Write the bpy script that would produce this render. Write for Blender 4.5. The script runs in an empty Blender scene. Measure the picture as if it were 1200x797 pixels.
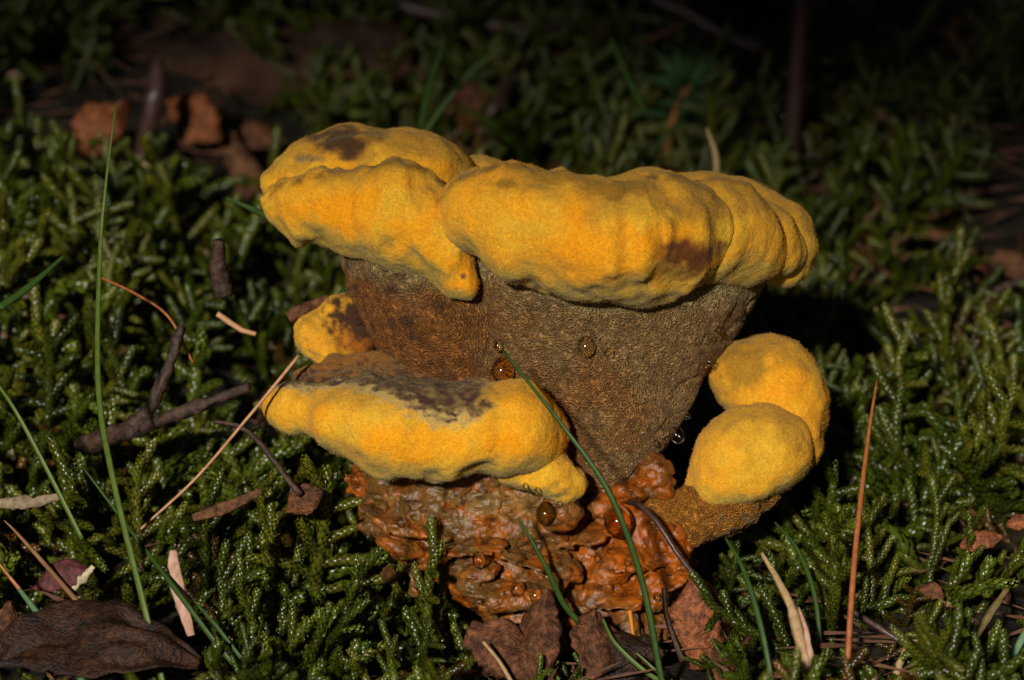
import bpy, math, random
import numpy as np
import openvdb as vdb
from mathutils import Vector, Matrix, Euler, Quaternion

random.seed(7); rng = np.random.default_rng(7)
scene = bpy.context.scene
C = scene.collection
R = math.radians

# ------------------------------------------------------------------ camera
K = 0.00023            # metres per reference pixel on the focus plane
DIST = 0.80            # focus distance
DP = DIST / K
PITCH = R(19)
ZF = 0.074
cs, sn = math.cos(PITCH), math.sin(PITCH)
cam_d = bpy.data.cameras.new('camera'); cam = bpy.data.objects.new('camera', cam_d); C.objects.link(cam)
cam.location = (0, -DIST * cs, ZF + DIST * sn)
cam.rotation_euler = (math.pi / 2 - PITCH, 0, 0)
cam_d.sensor_width = 36; cam_d.lens = 36 * DIST / (1200 * K)
cam_d.clip_start = 0.02; cam_d.clip_end = 200
cam_d.dof.use_dof = True; cam_d.dof.focus_distance = DIST - 0.025; cam_d.dof.aperture_fstop = 13
scene.camera = cam

# ------------------------------------------------------------------ sky and sun
SUN_TO = Vector((-0.24, -0.85, 0.47)).normalized()      # towards the sun
elev = math.asin(SUN_TO.z); azim = math.atan2(SUN_TO.x, SUN_TO.y)
world = bpy.data.worlds.new('World'); scene.world = world; world.use_nodes = True
wn = world.node_tree.nodes; wl = world.node_tree.links
sky = wn.new('ShaderNodeTexSky'); sky.sky_type = 'NISHITA'; sky.sun_disc = False
sky.sun_elevation = elev; sky.sun_rotation = azim
wn['Background'].inputs['Strength'].default_value = 0.009
wl.new(sky.outputs[0], wn['Background'].inputs['Color'])
sd = bpy.data.lights.new('sun', 'SUN'); sd.energy = 4.2; sd.angle = R(3.5); sd.color = (1, 0.95, 0.86)
sun = bpy.data.objects.new('sun', sd); C.objects.link(sun)
sun.rotation_euler = (-SUN_TO).to_track_quat('-Z', 'Y').to_euler(); sun.location = (-1, -3, 2)
scene.view_settings.view_transform = 'Standard'; scene.view_settings.look = 'None'
scene.view_settings.exposure = 0.08; scene.view_settings.gamma = 1
scene.cycles.use_denoising = True
scene.cycles.max_bounces = 6; scene.cycles.transparent_max_bounces = 6

# ------------------------------------------------------------------ helpers
def tag(o, label=None, cat=None, group=None, kind=None):
    if label: o['label'] = label
    if cat: o['category'] = cat
    if group: o['group'] = group
    if kind: o['kind'] = kind
    return o

def local(u, v, d):
    "reference pixel + depth (px) -> camera aligned frame in px units"
    s = 1 + np.asarray(d, float) / DP
    return np.stack(np.broadcast_arrays((np.asarray(u, float) - 600) * s, np.asarray(d, float), (398.5 - np.asarray(v, float)) * s), -1)
def to_world(P):
    P = np.asarray(P, float) * K
    return np.stack([P[..., 0], P[..., 1] * cs + P[..., 2] * sn, ZF - P[..., 1] * sn + P[..., 2] * cs], -1)
def from_world(W):
    W = np.asarray(W, float)
    y = W[..., 1]; z = W[..., 2] - ZF
    return np.stack([W[..., 0], y * cs - z * sn, y * sn + z * cs], -1) / K
def Wp(u, v, d): return Vector(to_world(local(u, v, d)))
def pix(P):
    s = 1 + P[..., 1] / DP
    return P[..., 0] / s + 600, 398.5 - P[..., 2] / s

_tab = np.random.default_rng(3).random((64, 64, 64)).astype(np.float32)
def vnoise(P):
    P = np.asarray(P, np.float32); i = np.floor(P).astype(np.int32); f = P - i; f = f * f * (3 - 2 * f)
    x0, y0, z0 = (i[..., 0] & 63), (i[..., 1] & 63), (i[..., 2] & 63)
    x1, y1, z1 = (x0 + 1) & 63, (y0 + 1) & 63, (z0 + 1) & 63
    fx, fy, fz = f[..., 0], f[..., 1], f[..., 2]
    a = _tab[x0, y0, z0] * (1 - fx) + _tab[x1, y0, z0] * fx
    b = _tab[x0, y1, z0] * (1 - fx) + _tab[x1, y1, z0] * fx
    c = _tab[x0, y0, z1] * (1 - fx) + _tab[x1, y0, z1] * fx
    e = _tab[x0, y1, z1] * (1 - fx) + _tab[x1, y1, z1] * fx
    return ((a * (1 - fy) + b * fy) * (1 - fz) + (c * (1 - fy) + e * fy) * fz) * 2 - 1
def fbm(P, o=3):
    r = 0; a = 1; P = np.asarray(P, np.float32)
    for q in range(o):
        r = r + a * vnoise(P + 17.3 * q); P = P * 2.03; a *= 0.5
    return r
def sst(x, a, b):
    t = np.clip((x - a) / (b - a), 0, 1); return t * t * (3 - 2 * t)
def mix(a, b, t):
    t = np.asarray(t)[..., None]; return np.asarray(a) * (1 - t) + np.asarray(b) * t

def mesh_obj(name, V, F, mat, parent=None, smooth=True, col=None, origin=None):
    V = np.asarray(V, float); me = bpy.data.meshes.new(name)
    org = Vector(origin) if origin is not None else Vector((0, 0, 0))
    if parent is not None: org = Vector(parent.get('org', (0, 0, 0)))
    Vl = V - np.array(org)
    if isinstance(F, np.ndarray):
        n = F.shape[1]
        me.vertices.add(len(Vl)); me.vertices.foreach_set('co', Vl.astype(np.float32).ravel())
        me.loops.add(F.size); me.loops.foreach_set('vertex_index', F.astype(np.int32).ravel())
        me.polygons.add(len(F)); me.polygons.foreach_set('loop_start', np.arange(0, F.size, n, dtype=np.int32))
        me.update(calc_edges=True); me.validate()
    else:
        me.from_pydata([tuple(p) for p in Vl], [], F); me.update()
    me.polygons.foreach_set('use_smooth', [smooth] * len(me.polygons))
    if col is not None:
        a = me.color_attributes.new('pigment', 'FLOAT_COLOR', 'POINT')
        cc = np.ones((len(Vl), 4), np.float32); cc[:, :3] = col; a.data.foreach_set('color', cc.ravel())
    if mat: me.materials.append(mat)
    o = bpy.data.objects.new(name, me); C.objects.link(o)
    if parent is not None: o.parent = parent
    elif origin is not None: o.location = org
    return o
def empty(name, loc):
    o = bpy.data.objects.new(name, None); C.objects.link(o); o.location = loc; o.empty_display_size = .01
    o['org'] = tuple(loc); return o

# ------------------------------------------------------------------ materials
LEAFY = ('dead_leaf', 'dark_dead_leaf', 'orange_dead_leaf', 'crimson_leaf')
class N:
    def __init__(s, name):
        s.m = bpy.data.materials.new(name); s.m.use_nodes = True; s.t = s.m.node_tree; s.b = s.t.nodes['Principled BSDF']
    def n(s, t, **kw):
        x = s.t.nodes.new('ShaderNode' + t)
        for k, v in kw.items():
            if k.startswith('i_'): x.inputs[k[2:].replace('_', ' ')].default_value = v
            else: setattr(x, k, v)
        return x
    def l(s, a, b): s.t.links.new(a, b)
    def p(s, **kw):
        for k, v in kw.items(): s.b.inputs[k.replace('_', ' ')].default_value = v
        return s
def c4(c): return (c[0], c[1], c[2], 1)

def vary(m, basesock, amount_scale, lo, hi, coord='Object'):
    tc = m.n('TexCoord'); nz = m.n('TexNoise', i_Scale=amount_scale, i_Detail=4.0)
    m.l(tc.outputs[coord], nz.inputs['Vector'])
    mr = m.n('MapRange', i_From_Min=.3, i_From_Max=.7, i_To_Min=lo, i_To_Max=hi); m.l(nz.outputs['Fac'], mr.inputs['Value'])
    mx = m.n('VectorMath', operation='SCALE'); m.l(basesock, mx.inputs[0]); m.l(mr.outputs[0], mx.inputs['Scale'])
    m.l(mx.outputs[0], m.b.inputs['Base Color']); return tc, nz

def mat_velvet():
    m = N('velvety_cap').p(Roughness=.95, Specular_IOR_Level=.12, Sheen_Weight=.12, Sheen_Roughness=.5, Subsurface_Weight=.0)
    m.b.inputs['Sheen Tint'].default_value = (1, .85, .45, 1)
    at = m.n('Attribute', attribute_name='pigment')
    tc, nz = vary(m, at.outputs['Color'], 1700, .82, 1.16)
    vo = m.n('TexNoise', i_Scale=2200.0, i_Detail=3.0, i_Roughness=.7); m.l(tc.outputs['Object'], vo.inputs['Vector'])
    n2 = m.n('TexNoise', i_Scale=900.0, i_Detail=2.0); m.l(tc.outputs['Object'], n2.inputs['Vector'])
    ad = m.n('Math', operation='ADD'); m.l(vo.outputs['Fac'], ad.inputs[0]); m.l(n2.outputs['Fac'], ad.inputs[1])
    bp = m.n('Bump', i_Strength=.55, i_Distance=.0005); m.l(ad.outputs[0], bp.inputs['Height']); m.l(bp.outputs[0], m.b.inputs['Normal'])
    return m.m
def mat_pores(scale=1450., wet=.35, name='pore_surface', strength=.9):
    m = N(name).p(Roughness=.55, Specular_IOR_Level=wet)
    at = m.n('Attribute', attribute_name='pigment')
    tc, nz = vary(m, at.outputs['Color'], 420, .68, 1.3)
    wp = m.n('TexNoise', i_Scale=300.0, i_Detail=2.0); m.l(tc.outputs['Object'], wp.inputs['Vector'])
    sc = m.n('VectorMath', operation='SCALE'); sc.inputs['Scale'].default_value = .0025; m.l(wp.outputs['Color'], sc.inputs[0])
    ad = m.n('VectorMath', operation='ADD'); m.l(tc.outputs['Object'], ad.inputs[0]); m.l(sc.outputs[0], ad.inputs[1])
    vo = m.n('TexVoronoi', feature='DISTANCE_TO_EDGE', i_Scale=scale); m.l(ad.outputs[0], vo.inputs['Vector'])
    mr = m.n('MapRange', i_From_Min=0.0, i_From_Max=.35, i_To_Min=1.0, i_To_Max=0.0); m.l(vo.outputs['Distance'], mr.inputs['Value'])
    bp = m.n('Bump', i_Strength=1.0, i_Distance=.0009); m.l(mr.outputs[0], bp.inputs['Height']); m.l(bp.outputs[0], m.b.inputs['Normal'])
    old = m.b.inputs['Base Color'].links[0].from_socket; m2 = m.n('MapRange', i_To_Min=.78, i_To_Max=1.35); m.l(mr.outputs[0], m2.inputs['Value'])
    vs = m.n('VectorMath', operation='SCALE'); m.l(old, vs.inputs[0]); m.l(m2.outputs[0], vs.inputs['Scale']); m.l(vs.outputs[0], m.b.inputs['Base Color'])
    return m.m
def mat_crust():
    m = N('crusty_flesh').p(Roughness=.24, Specular_IOR_Level=.36)
    at = m.n('Attribute', attribute_name='pigment')
    tc, nz = vary(m, at.outputs['Color'], 300, .6, 1.35)
    n2 = m.n('TexNoise', i_Scale=700.0, i_Detail=5.0, i_Roughness=.6); m.l(tc.outputs['Object'], n2.inputs['Vector'])
    bp = m.n('Bump', i_Strength=.6, i_Distance=.0008); m.l(n2.outputs['Fac'], bp.inputs['Height']); m.l(bp.outputs[0], m.b.inputs['Normal'])
    return m.m
def mat_simple(name, col, col2=None, scale=300., rough=.7, spec=.3, bump=.3, bdist=.0006, transl=0., stretch=None, rnd=0.):
    m = N(name).p(Roughness=rough, Specular_IOR_Level=spec)
    tc = m.n('TexCoord'); src = tc.outputs['Object']
    if stretch:
        mp = m.n('Mapping'); mp.inputs['Scale'].default_value = stretch; m.l(src, mp.inputs['Vector']); src = mp.outputs[0]
    nz = m.n('TexNoise', i_Scale=scale, i_Detail=5.0, i_Roughness=.6); m.l(src, nz.inputs['Vector'])
    rp = m.n('ValToRGB'); rp.color_ramp.elements[0].position = .33; rp.color_ramp.elements[1].position = .68
    rp.color_ramp.elements[0].color = c4(col); rp.color_ramp.elements[1].color = c4(col2 or [c * 1.6 for c in col])
    m.l(nz.outputs['Fac'], rp.inputs[0]); out = rp.outputs[0]
    if rnd:
        oi = m.n('ObjectInfo'); mr = m.n('MapRange', i_To_Min=1 - rnd, i_To_Max=1 + rnd); m.l(oi.outputs['Random'], mr.inputs['Value'])
        vm = m.n('VectorMath', operation='SCALE'); m.l(out, vm.inputs[0]); m.l(mr.outputs[0], vm.inputs['Scale']); out = vm.outputs[0]
    m.l(out, m.b.inputs['Base Color'])
    if bump:
        hsrc = nz.outputs['Fac']
        if name in LEAFY:
            vo = m.n('TexVoronoi', feature='DISTANCE_TO_EDGE', i_Scale=420.0); m.l(src, vo.inputs['Vector'])
            n3 = m.n('TexNoise', i_Scale=1500.0, i_Detail=3.0); m.l(src, n3.inputs['Vector'])
            v2 = m.n('MapRange', i_From_Max=.10, i_To_Min=-.14, i_To_Max=0.0); m.l(vo.outputs['Distance'], v2.inputs['Value'])
            a1 = m.n('Math', operation='ADD'); m.l(hsrc, a1.inputs[0]); m.l(v2.outputs[0], a1.inputs[1])
            a2 = m.n('Math', operation='ADD'); m.l(a1.outputs[0], a2.inputs[0]); m.l(n3.outputs['Fac'], a2.inputs[1]); hsrc = a2.outputs[0]
            n4 = m.n('TexNoise', i_Scale=700.0, i_Detail=4.0); m.l(src, n4.inputs['Vector'])
            m4 = m.n('MapRange', i_From_Min=.38, i_From_Max=.62, i_To_Min=.5, i_To_Max=1.3); m.l(n4.outputs['Fac'], m4.inputs['Value'])
            v4 = m.n('VectorMath', operation='SCALE'); m.l(out, v4.inputs[0]); m.l(m4.outputs[0], v4.inputs['Scale']); out = v4.outputs[0]; m.l(out, m.b.inputs['Base Color'])
        bp = m.n('Bump', i_Strength=bump, i_Distance=bdist); m.l(hsrc, bp.inputs['Height']); m.l(bp.outputs[0], m.b.inputs['Normal'])
    if transl:
        tr = m.n('BsdfTranslucent'); m.l(out, tr.inputs['Color'])
        ms = m.n('MixShader'); ms.inputs[0].default_value = transl
        m.l(m.b.outputs[0], ms.inputs[1]); m.l(tr.outputs[0], ms.inputs[2]); m.l(ms.outputs[0], m.t.nodes['Material Output'].inputs[0])
    return m.m
def mat_moss():
    m = N('moss_leaves').p(Roughness=.30, Specular_IOR_Level=.75)
    oi = m.n('ObjectInfo'); at = m.n('Attribute', attribute_name='pigment')
    rp = m.n('ValToRGB'); e = rp.color_ramp.elements
    e[0].position = 0; e[0].color = (.033, .054, .003, 1); e[1].position = 1; e[1].color = (.09, .11, .008, 1)
    x = e.new(.45); x.color = (.052, .076, .004, 1); x = e.new(.90); x.color = (.10, .122, .011, 1)
    m.l(oi.outputs['Random'], rp.inputs[0])
    mu = m.n('Mix', data_type='RGBA', blend_type='MULTIPLY'); mu.inputs[0].default_value = 1
    m.l(rp.outputs[0], mu.inputs[6]); m.l(at.outputs['Color'], mu.inputs[7]); m.l(mu.outputs[2], m.b.inputs['Base Color'])
    tr = m.n('BsdfTranslucent'); m.l(mu.outputs[2], tr.inputs['Color'])
    ms = m.n('MixShader'); ms.inputs[0].default_value = .28
    m.l(m.b.outputs[0], ms.inputs[1]); m.l(tr.outputs[0], ms.inputs[2]); m.l(ms.outputs[0], m.t.nodes['Material Output'].inputs[0])
    return m.m
def mat_drop(col, tw=.5):
    m = N('clear_drop'); m.t.nodes.remove(m.b)
    tr = m.n('BsdfTransparent'); tr.inputs['Color'].default_value = c4([c ** .5 for c in col])
    rf = m.n('BsdfRefraction', i_IOR=1.34); rf.inputs['Color'].default_value = c4(col); rf.inputs['Roughness'].default_value = .02
    gl = m.n('BsdfGlossy'); gl.inputs['Roughness'].default_value = .06
    m1 = m.n('MixShader'); m1.inputs[0].default_value = tw; m.l(tr.outputs[0], m1.inputs[1]); m.l(rf.outputs[0], m1.inputs[2])
    fr = m.n('Fresnel', i_IOR=1.45); m2 = m.n('MixShader'); m.l(fr.outputs[0], m2.inputs[0]); m.l(m1.outputs[0], m2.inputs[1]); m.l(gl.outputs[0], m2.inputs[2])
    m.l(m2.outputs[0], m.t.nodes['Material Output'].inputs[0]); return m.m

def mat_fuzz():
    m = N('cap_fuzz').p(Roughness=1., Specular_IOR_Level=0.); at = m.n('Attribute', attribute_name='pigment'); m.l(at.outputs['Color'], m.b.inputs['Base Color'])
    tr = m.n('BsdfTranslucent'); m.l(at.outputs['Color'], tr.inputs['Color']); ms = m.n('MixShader'); ms.inputs[0].default_value = .5
    m.l(m.b.outputs[0], ms.inputs[1]); m.l(tr.outputs[0], ms.inputs[2]); m.l(ms.outputs[0], m.t.nodes['Material Output'].inputs[0]); return m.m
FUZZ = mat_fuzz(); VELVET = mat_velvet(); PORES = mat_pores(); CRUST = mat_crust()

# ------------------------------------------------------------------ terrain
def ground_h(x, y):
    x = np.asarray(x, float); y = np.asarray(y, float)
    P = np.stack(np.broadcast_arrays(x * 9, y * 9, 0 * x + 3.1), -1)
    h = 0.010 * fbm(P, 3)
    h = h + 0.10 * np.clip(y - 0.03, 0, 2)                                  # rises gently behind
    h = h + 0.030 * sst(-x, .05, .16) * sst(y, .0, .12)                      # bank on the left
    h = h + 0.012 * sst(x, .08, .2) * sst(y, .02, .2)
    h = h - 0.012 * np.exp(-((x - .01) ** 2 + (y - .02) ** 2) / .004)
    far = sst(np.hypot(x, y), 1.5, 6)
    return h * (1 - far) + far * 0.1 * fbm(P * .05, 3)
def ground_at(u, v, lift=0.):
    d = np.linspace(-260, 9000, 4000)
    W = to_world(local(u, v, d)); g = ground_h(W[:, 0], W[:, 1]) + lift
    i = np.argmax(W[:, 2] < g); return float(d[i])
ax = np.sinh(np.linspace(-1, 1, 220) * 5.2); ax = ax / ax.max() * 60
gx, gy = np.meshgrid(ax, ax + 0.2, indexing='ij')
GV = np.stack([gx, gy, ground_h(gx, gy) - .004], -1).reshape(-1, 3)
n = len(ax); idx = np.arange(n * n).reshape(n, n)
GF = np.stack([idx[:-1, :-1], idx[1:, :-1], idx[1:, 1:], idx[:-1, 1:]], -1).reshape(-1, 4)
SOIL = mat_simple('forest_soil', (.006, .005, .003), (.03, .022, .010), scale=90., rough=.8, bump=1., bdist=.006)
g = mesh_obj('ground', GV, GF, SOIL); tag(g, 'dark damp forest soil under the moss', None, None, 'structure')

# ------------------------------------------------------------------ implicit surface tools (px units, camera aligned)
def smin(a, b, k):
    h = np.clip(.5 + .5 * (b - a) / k, 0, 1); return b * (1 - h) + a * h - k * h * (1 - h)
def chain(G, pts, k=14):
    pts = [(local(u, v, d).astype(np.float32), r * (1 + d / DP)) for u, v, d, r in pts]; f = None
    if len(pts) == 1: pts = pts * 2
    for (a, ra), (b, rb) in zip(pts[:-1], pts[1:]):
        ab = b - a; L = max(float(ab @ ab), 1e-6); t = np.clip(((G - a) @ ab) / L, 0, 1)
        q = G - a - t[..., None] * ab
        e = np.sqrt((q * q).sum(-1)) - (ra + (rb - ra) * t)
        f = e if f is None else smin(f, e, k)
    return f
def ell(G, c, rad, rotz=0., tilt=0.):
    q = G - local(*c).astype(np.float32)
    if rotz:  # turn in the picture plane
        a, b = math.cos(rotz), math.sin(rotz); q = np.stack([q[..., 0] * a + q[..., 2] * b, q[..., 1], -q[..., 0] * b + q[..., 2] * a], -1)
    if tilt:
        a, b = math.cos(tilt), math.sin(tilt); q = np.stack([q[..., 0], q[..., 1] * a + q[..., 2] * b, -q[..., 1] * b + q[..., 2] * a], -1)
    r = np.array(rad, np.float32); k0 = np.sqrt(((q / r) ** 2).sum(-1)); k1 = np.sqrt(((q / (r * r)) ** 2).sum(-1)) + 1e-6
    return k0 * (k0 - 1) / k1
def loft(G, secs):
    "secs: (v, left u, right u, front d, back d) from top to bottom"
    S = []
    for v, l, r, f, b in secs:
        dc = (f + b) / 2; L = local(l, v, dc); Rr = local(r, v, dc)
        S.append((L[2], (L[0] + Rr[0]) / 2, (Rr[0] - L[0]) / 2, dc, (b - f) / 2))
    S = np.array(S[::-1]); z = G[..., 2]
    cx, rx, cy, ry = [np.interp(z, S[:, 0], S[:, i]).astype(np.float32) for i in (1, 2, 3, 4)]
    rr = np.sqrt(((G[..., 0] - cx) / rx) ** 2 + ((G[..., 1] - cy) / ry) ** 2)
    f = (rr - 1) * np.minimum(rx, ry) * .8
    return np.maximum(f, np.maximum(z - S[-1, 0], S[0, 0] - z))
def smax(a, b, k): return -smin(-a, -b, k)
def crest_z(G, pts):
    C_ = np.array([local(u, v, d) for u, v, d in pts]); o = np.argsort(C_[:, 0]); C_ = C_[o]
    zc = np.interp(G[..., 0], C_[:, 0], C_[:, 2]); yc = np.interp(G[..., 0], C_[:, 0], C_[:, 1]); return zc, yc
def crest(G, f, pts, slope=.12, k=7., amp=2.6):
    "cuts the lobe off along a wavy crest so the front face turns over into the top"
    zc, yc = crest_z(G, pts); w = amp * fbm(np.stack([G[..., 0] / 11., G[..., 1] / 40., 0 * G[..., 0]], -1), 2)
    return smax(f, (G[..., 2] - (zc + w - slope * (G[..., 1] - yc))).astype(np.float32) * .95, k)
DEPTH = []       # (u, v, d) of every fungus vertex
def solid(name, parent, box, field, color, mat, vox=2.0, disp=None):
    "box in px: u0,u1,v0,v1,d0,d1"
    u0, u1, v0, v1, d0, d1 = box
    lo = np.zeros(3); hi = np.zeros(3)
    for i, (a, b) in enumerate(((u0 - 600, u1 - 600), (d0, d1), (398.5 - v1, 398.5 - v0))):
        lo[i] = min(a, a * 1.06) if i != 1 else a; hi[i] = max(b, b * 1.06) if i != 1 else b
    nn = np.ceil((hi - lo) / vox).astype(int)
    A = [lo[i] + vox * np.arange(nn[i]) for i in range(3)]
    G = np.stack(np.meshgrid(*A, indexing='ij'), -1).astype(np.float32)
    fc = field(np.ascontiguousarray(G[2::4, 2::4, 2::4])).astype(np.float32)
    pad = [(0, max(0, -(-nn[i] // 4) - fc.shape[i])) for i in range(3)]
    fc = np.pad(fc, pad, mode='edge')
    f = np.repeat(np.repeat(np.repeat(fc, 4, 0), 4, 1), 4, 2)[:nn[0], :nn[1], :nn[2]].copy()
    near = np.abs(f) < 6.5 * vox + 4
    f[near] = field(G[near])
    m = np.ones_like(f, bool); m[1:-1, 1:-1, 1:-1] = False; f[m] = np.maximum(f[m], vox)
    grid = vdb.FloatGrid(3 * vox); grid.copyFromArray(np.ascontiguousarray(f))
    pts, quads = grid.convertToQuads(0.0)
    P = pts.astype(np.float64)
    # normals from the field
    gr = np.gradient(f); ii = np.clip(np.round(P).astype(int), 0, np.array(f.shape) - 1)
    Nn = np.stack([q[ii[:, 0], ii[:, 1], ii[:, 2]] for q in gr], -1); Nn /= np.linalg.norm(Nn, axis=1, keepdims=True) + 1e-9
    P = P * vox + lo
    if disp is not None: P = P + Nn * disp(P, Nn)[:, None]
    q = quads.astype(np.int64)
    fn = np.cross(P[q[:, 1]] - P[q[:, 0]], P[q[:, 2]] - P[q[:, 0]]); 
    if (fn * Nn[q[:, 0]]).sum() < 0: q = q[:, ::-1]
    u, v = pix(P); DEPTH.append(np.stack([u, v, P[:, 1]], -1))
    nw = np.stack([Nn[:, 0], Nn[:, 1] * cs + Nn[:, 2] * sn, -Nn[:, 1] * sn + Nn[:, 2] * cs], -1)
    col = color(P, nw, u, v)
    o = mesh_obj(name, to_world(P), np.ascontiguousarray(q), mat, parent, True, np.clip(col, 0.002, .95))
    if mat is VELVET:
        rr = np.random.default_rng(len(P)); sel = rr.random(len(P)) < .5; B = P[sel] + rr.normal(0, .6, (sel.sum(), 3)); n_ = Nn[sel]
        dr = n_ + rr.normal(0, .55, n_.shape); dr /= np.linalg.norm(dr, axis=1, keepdims=True)
        sd_ = np.cross(dr, rr.normal(0, 1, dr.shape)); sd_ /= np.linalg.norm(sd_, axis=1, keepdims=True) + 1e-9
        L_ = rr.uniform(.7, 1.7, len(B))[:, None]
        FV = np.stack([B - n_ * .6 - sd_ * .42, B - n_ * .6 + sd_ * .42, B + dr * L_], 1).reshape(-1, 3)
        fc_ = np.repeat(np.clip(col[sel] * rr.uniform(.85, 1.25, len(B))[:, None], .002, .95), 3, 0)
        fz = mesh_obj('fuzz', to_world(FV), np.arange(len(FV)).reshape(-1, 3), FUZZ, parent, False, fc_); fz.parent = o; fz['kind'] = 'stuff'
    return o
def surf_d(u, v, rad=3):
    best = 1e9
    for A in DEPTH:
        m = (abs(A[:, 0] - u) < rad) & (abs(A[:, 1] - v) < rad)
        if m.any(): best = min(best, A[m, 2].min())
    return best if best < 1e8 else ground_at(u, v)

# ------------------------------------------------------------------ the fungus
base = Wp(665, 715, 10)
fungus = empty('bracket_fungus', base)
tag(fungus, 'large velvety yellow bracket fungus with brown pored underside rising from the moss', 'fungus')

ORANGE = np.array((.76, .295, .006)); YEL = np.array((.66, .36, .026)); MUST = np.array((.44, .29, .05)); PALE = np.array((.36, .27, .11))
BRN = np.array((.075, .032, .016)); OCH = np.array((.42, .21, .022)); GREY = np.array((.265, .150, .052)); RUST = np.array((.29, .105, .02)); TAN = np.array((.25, .15, .06))

def blot(u, v, P, cu, cv, ru, rv, amp=.35, sc=16., soft=.45):
    r = np.sqrt(((u - cu) / ru) ** 2 + ((v - cv) / rv) ** 2) + amp * fbm(P / sc, 3)
    return 1 - sst(r, soft, 1.1)
def cap_color(spots=(), green=0., cr=None):
    def f(P, nw, u, v):
        n1 = fbm(P / 38., 3); n2 = fbm(P / 13. + 5, 3); n3 = fbm(P / 4. + 9, 2)
        c = mix(YEL, ORANGE, np.clip(.5 + .7 * n1 + .12 * n2, 0, 1))
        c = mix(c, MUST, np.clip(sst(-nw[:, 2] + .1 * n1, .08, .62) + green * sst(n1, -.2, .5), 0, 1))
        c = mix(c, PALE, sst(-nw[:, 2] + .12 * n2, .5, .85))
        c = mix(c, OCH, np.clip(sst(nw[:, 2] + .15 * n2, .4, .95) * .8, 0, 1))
        if cr is not None:
            zc, yc = crest_z(P, cr); c = mix(c, OCH * .38, np.exp(-(np.abs(P[:, 2] - zc + 2) / 5.) ** 2) * np.clip(.62 + .5 * n2 + .25 * n3, 0, 1) * (np.abs(P[:, 1] - yc) < 70))
        for cu, cv, ru, rv, colr, a in spots:
            c = mix(c, colr, a * blot(u, v, P, cu, cv, ru, rv))
        return c * (1 + .10 * n3[:, None])
    return f
def cap_disp(P, Nn):
    return .6 * fbm(P / 11., 2) + .35 * fbm(P / 3., 2)
def ridged(P, s): return 1 - abs(fbm(P / s, 2))

CREST_F = [(505, 250, -60), (517, 232, -70), (535, 212, -80), (562, 199, -90), (600, 193, -100), (640, 203, -105), (662, 199, -110), (692, 212, -110), (720, 223, -105), (738, 218, -105), (770, 206, -95), (802, 209, -85), (832, 224, -75), (856, 256, -60)]
CREST_L = [(312, 240, 30), (330, 218, 20), (360, 212, 5), (395, 200, -10), (432, 196, -25), (468, 188, -40), (500, 200, -45), (528, 222, -45), (560, 300, -50)]
CREST_R = [(760, 214, -50), (800, 210, -50), (845, 211, -50), (880, 216, -40), (905, 242, -30), (925, 290, -20)]
# main front lobe of the cap
def f_front(G):
    a = chain(G, [(541, 256, -62, 36), (580, 250, -92, 51), (630, 262, -108, 60), (690, 280, -116, 64), (742, 281, -110, 67), (790, 272, -92, 62), (818, 272, -74, 40)], 26)
    b = ell(G, (690, 262, 10), (150, 130, 34))
    f = smin(a, b, 22)
    Q = G * np.array([1, 1, .35], np.float32)
    f = crest(G, f - 4, CREST_F)
    return f + 8 * fbm(Q / 36. + 2.2, 2) + .7 * fbm(G / 20., 2)
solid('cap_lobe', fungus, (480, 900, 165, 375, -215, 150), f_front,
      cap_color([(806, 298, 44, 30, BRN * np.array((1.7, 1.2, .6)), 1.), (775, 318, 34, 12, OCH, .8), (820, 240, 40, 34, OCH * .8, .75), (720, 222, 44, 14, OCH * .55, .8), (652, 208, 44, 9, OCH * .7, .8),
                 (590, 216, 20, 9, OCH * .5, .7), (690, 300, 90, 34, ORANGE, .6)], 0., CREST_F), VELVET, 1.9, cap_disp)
# right hand lobes, each rim set behind the other
def f_r1(G):
    f = smin(chain(G, [(800, 268, -30, 54), (842, 270, -48, 58), (872, 284, -28, 44)], 22), ell(G, (790, 270, 50), (100, 110, 40)), 16)
    f = crest(G, f - 3, CREST_R)
    return f + 5 * fbm(G * np.array([1, 1, .4], np.float32) / 38. + 7, 2) + .7 * fbm(G / 20., 2)
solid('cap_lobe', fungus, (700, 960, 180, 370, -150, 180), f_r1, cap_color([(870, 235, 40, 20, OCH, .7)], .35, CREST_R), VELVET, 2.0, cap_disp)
def f_r2(G):
    f = chain(G, [(850, 270, 12, 52), (893, 283, 2, 44), (912, 296, 10, 32)], 20)
    return f + 4 * fbm(G * np.array([1, 1, .4], np.float32) / 30. + 11, 2) + .7 * fbm(G / 20., 2)
solid('cap_lobe', fungus, (770, 985, 185, 375, -80, 120), f_r2, cap_color([(905, 240, 40, 24, OCH, .6)], .5), VELVET, 2.0, cap_disp)
def f_r3(G):
    f = chain(G, [(720, 236, 95, 32), (760, 232, 95, 32), (820, 240, 80, 36), (870, 256, 62, 42), (908, 280, 45, 42), (918, 300, 40, 36)], 20)
    return f + 3 * fbm(G / 28. + 4, 2) + .7 * fbm(G / 20., 2)
solid('cap_rim', fungus, (640, 985, 165, 380, -20, 180), f_r3, cap_color([], .6), VELVET, 2.2, cap_disp)
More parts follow.
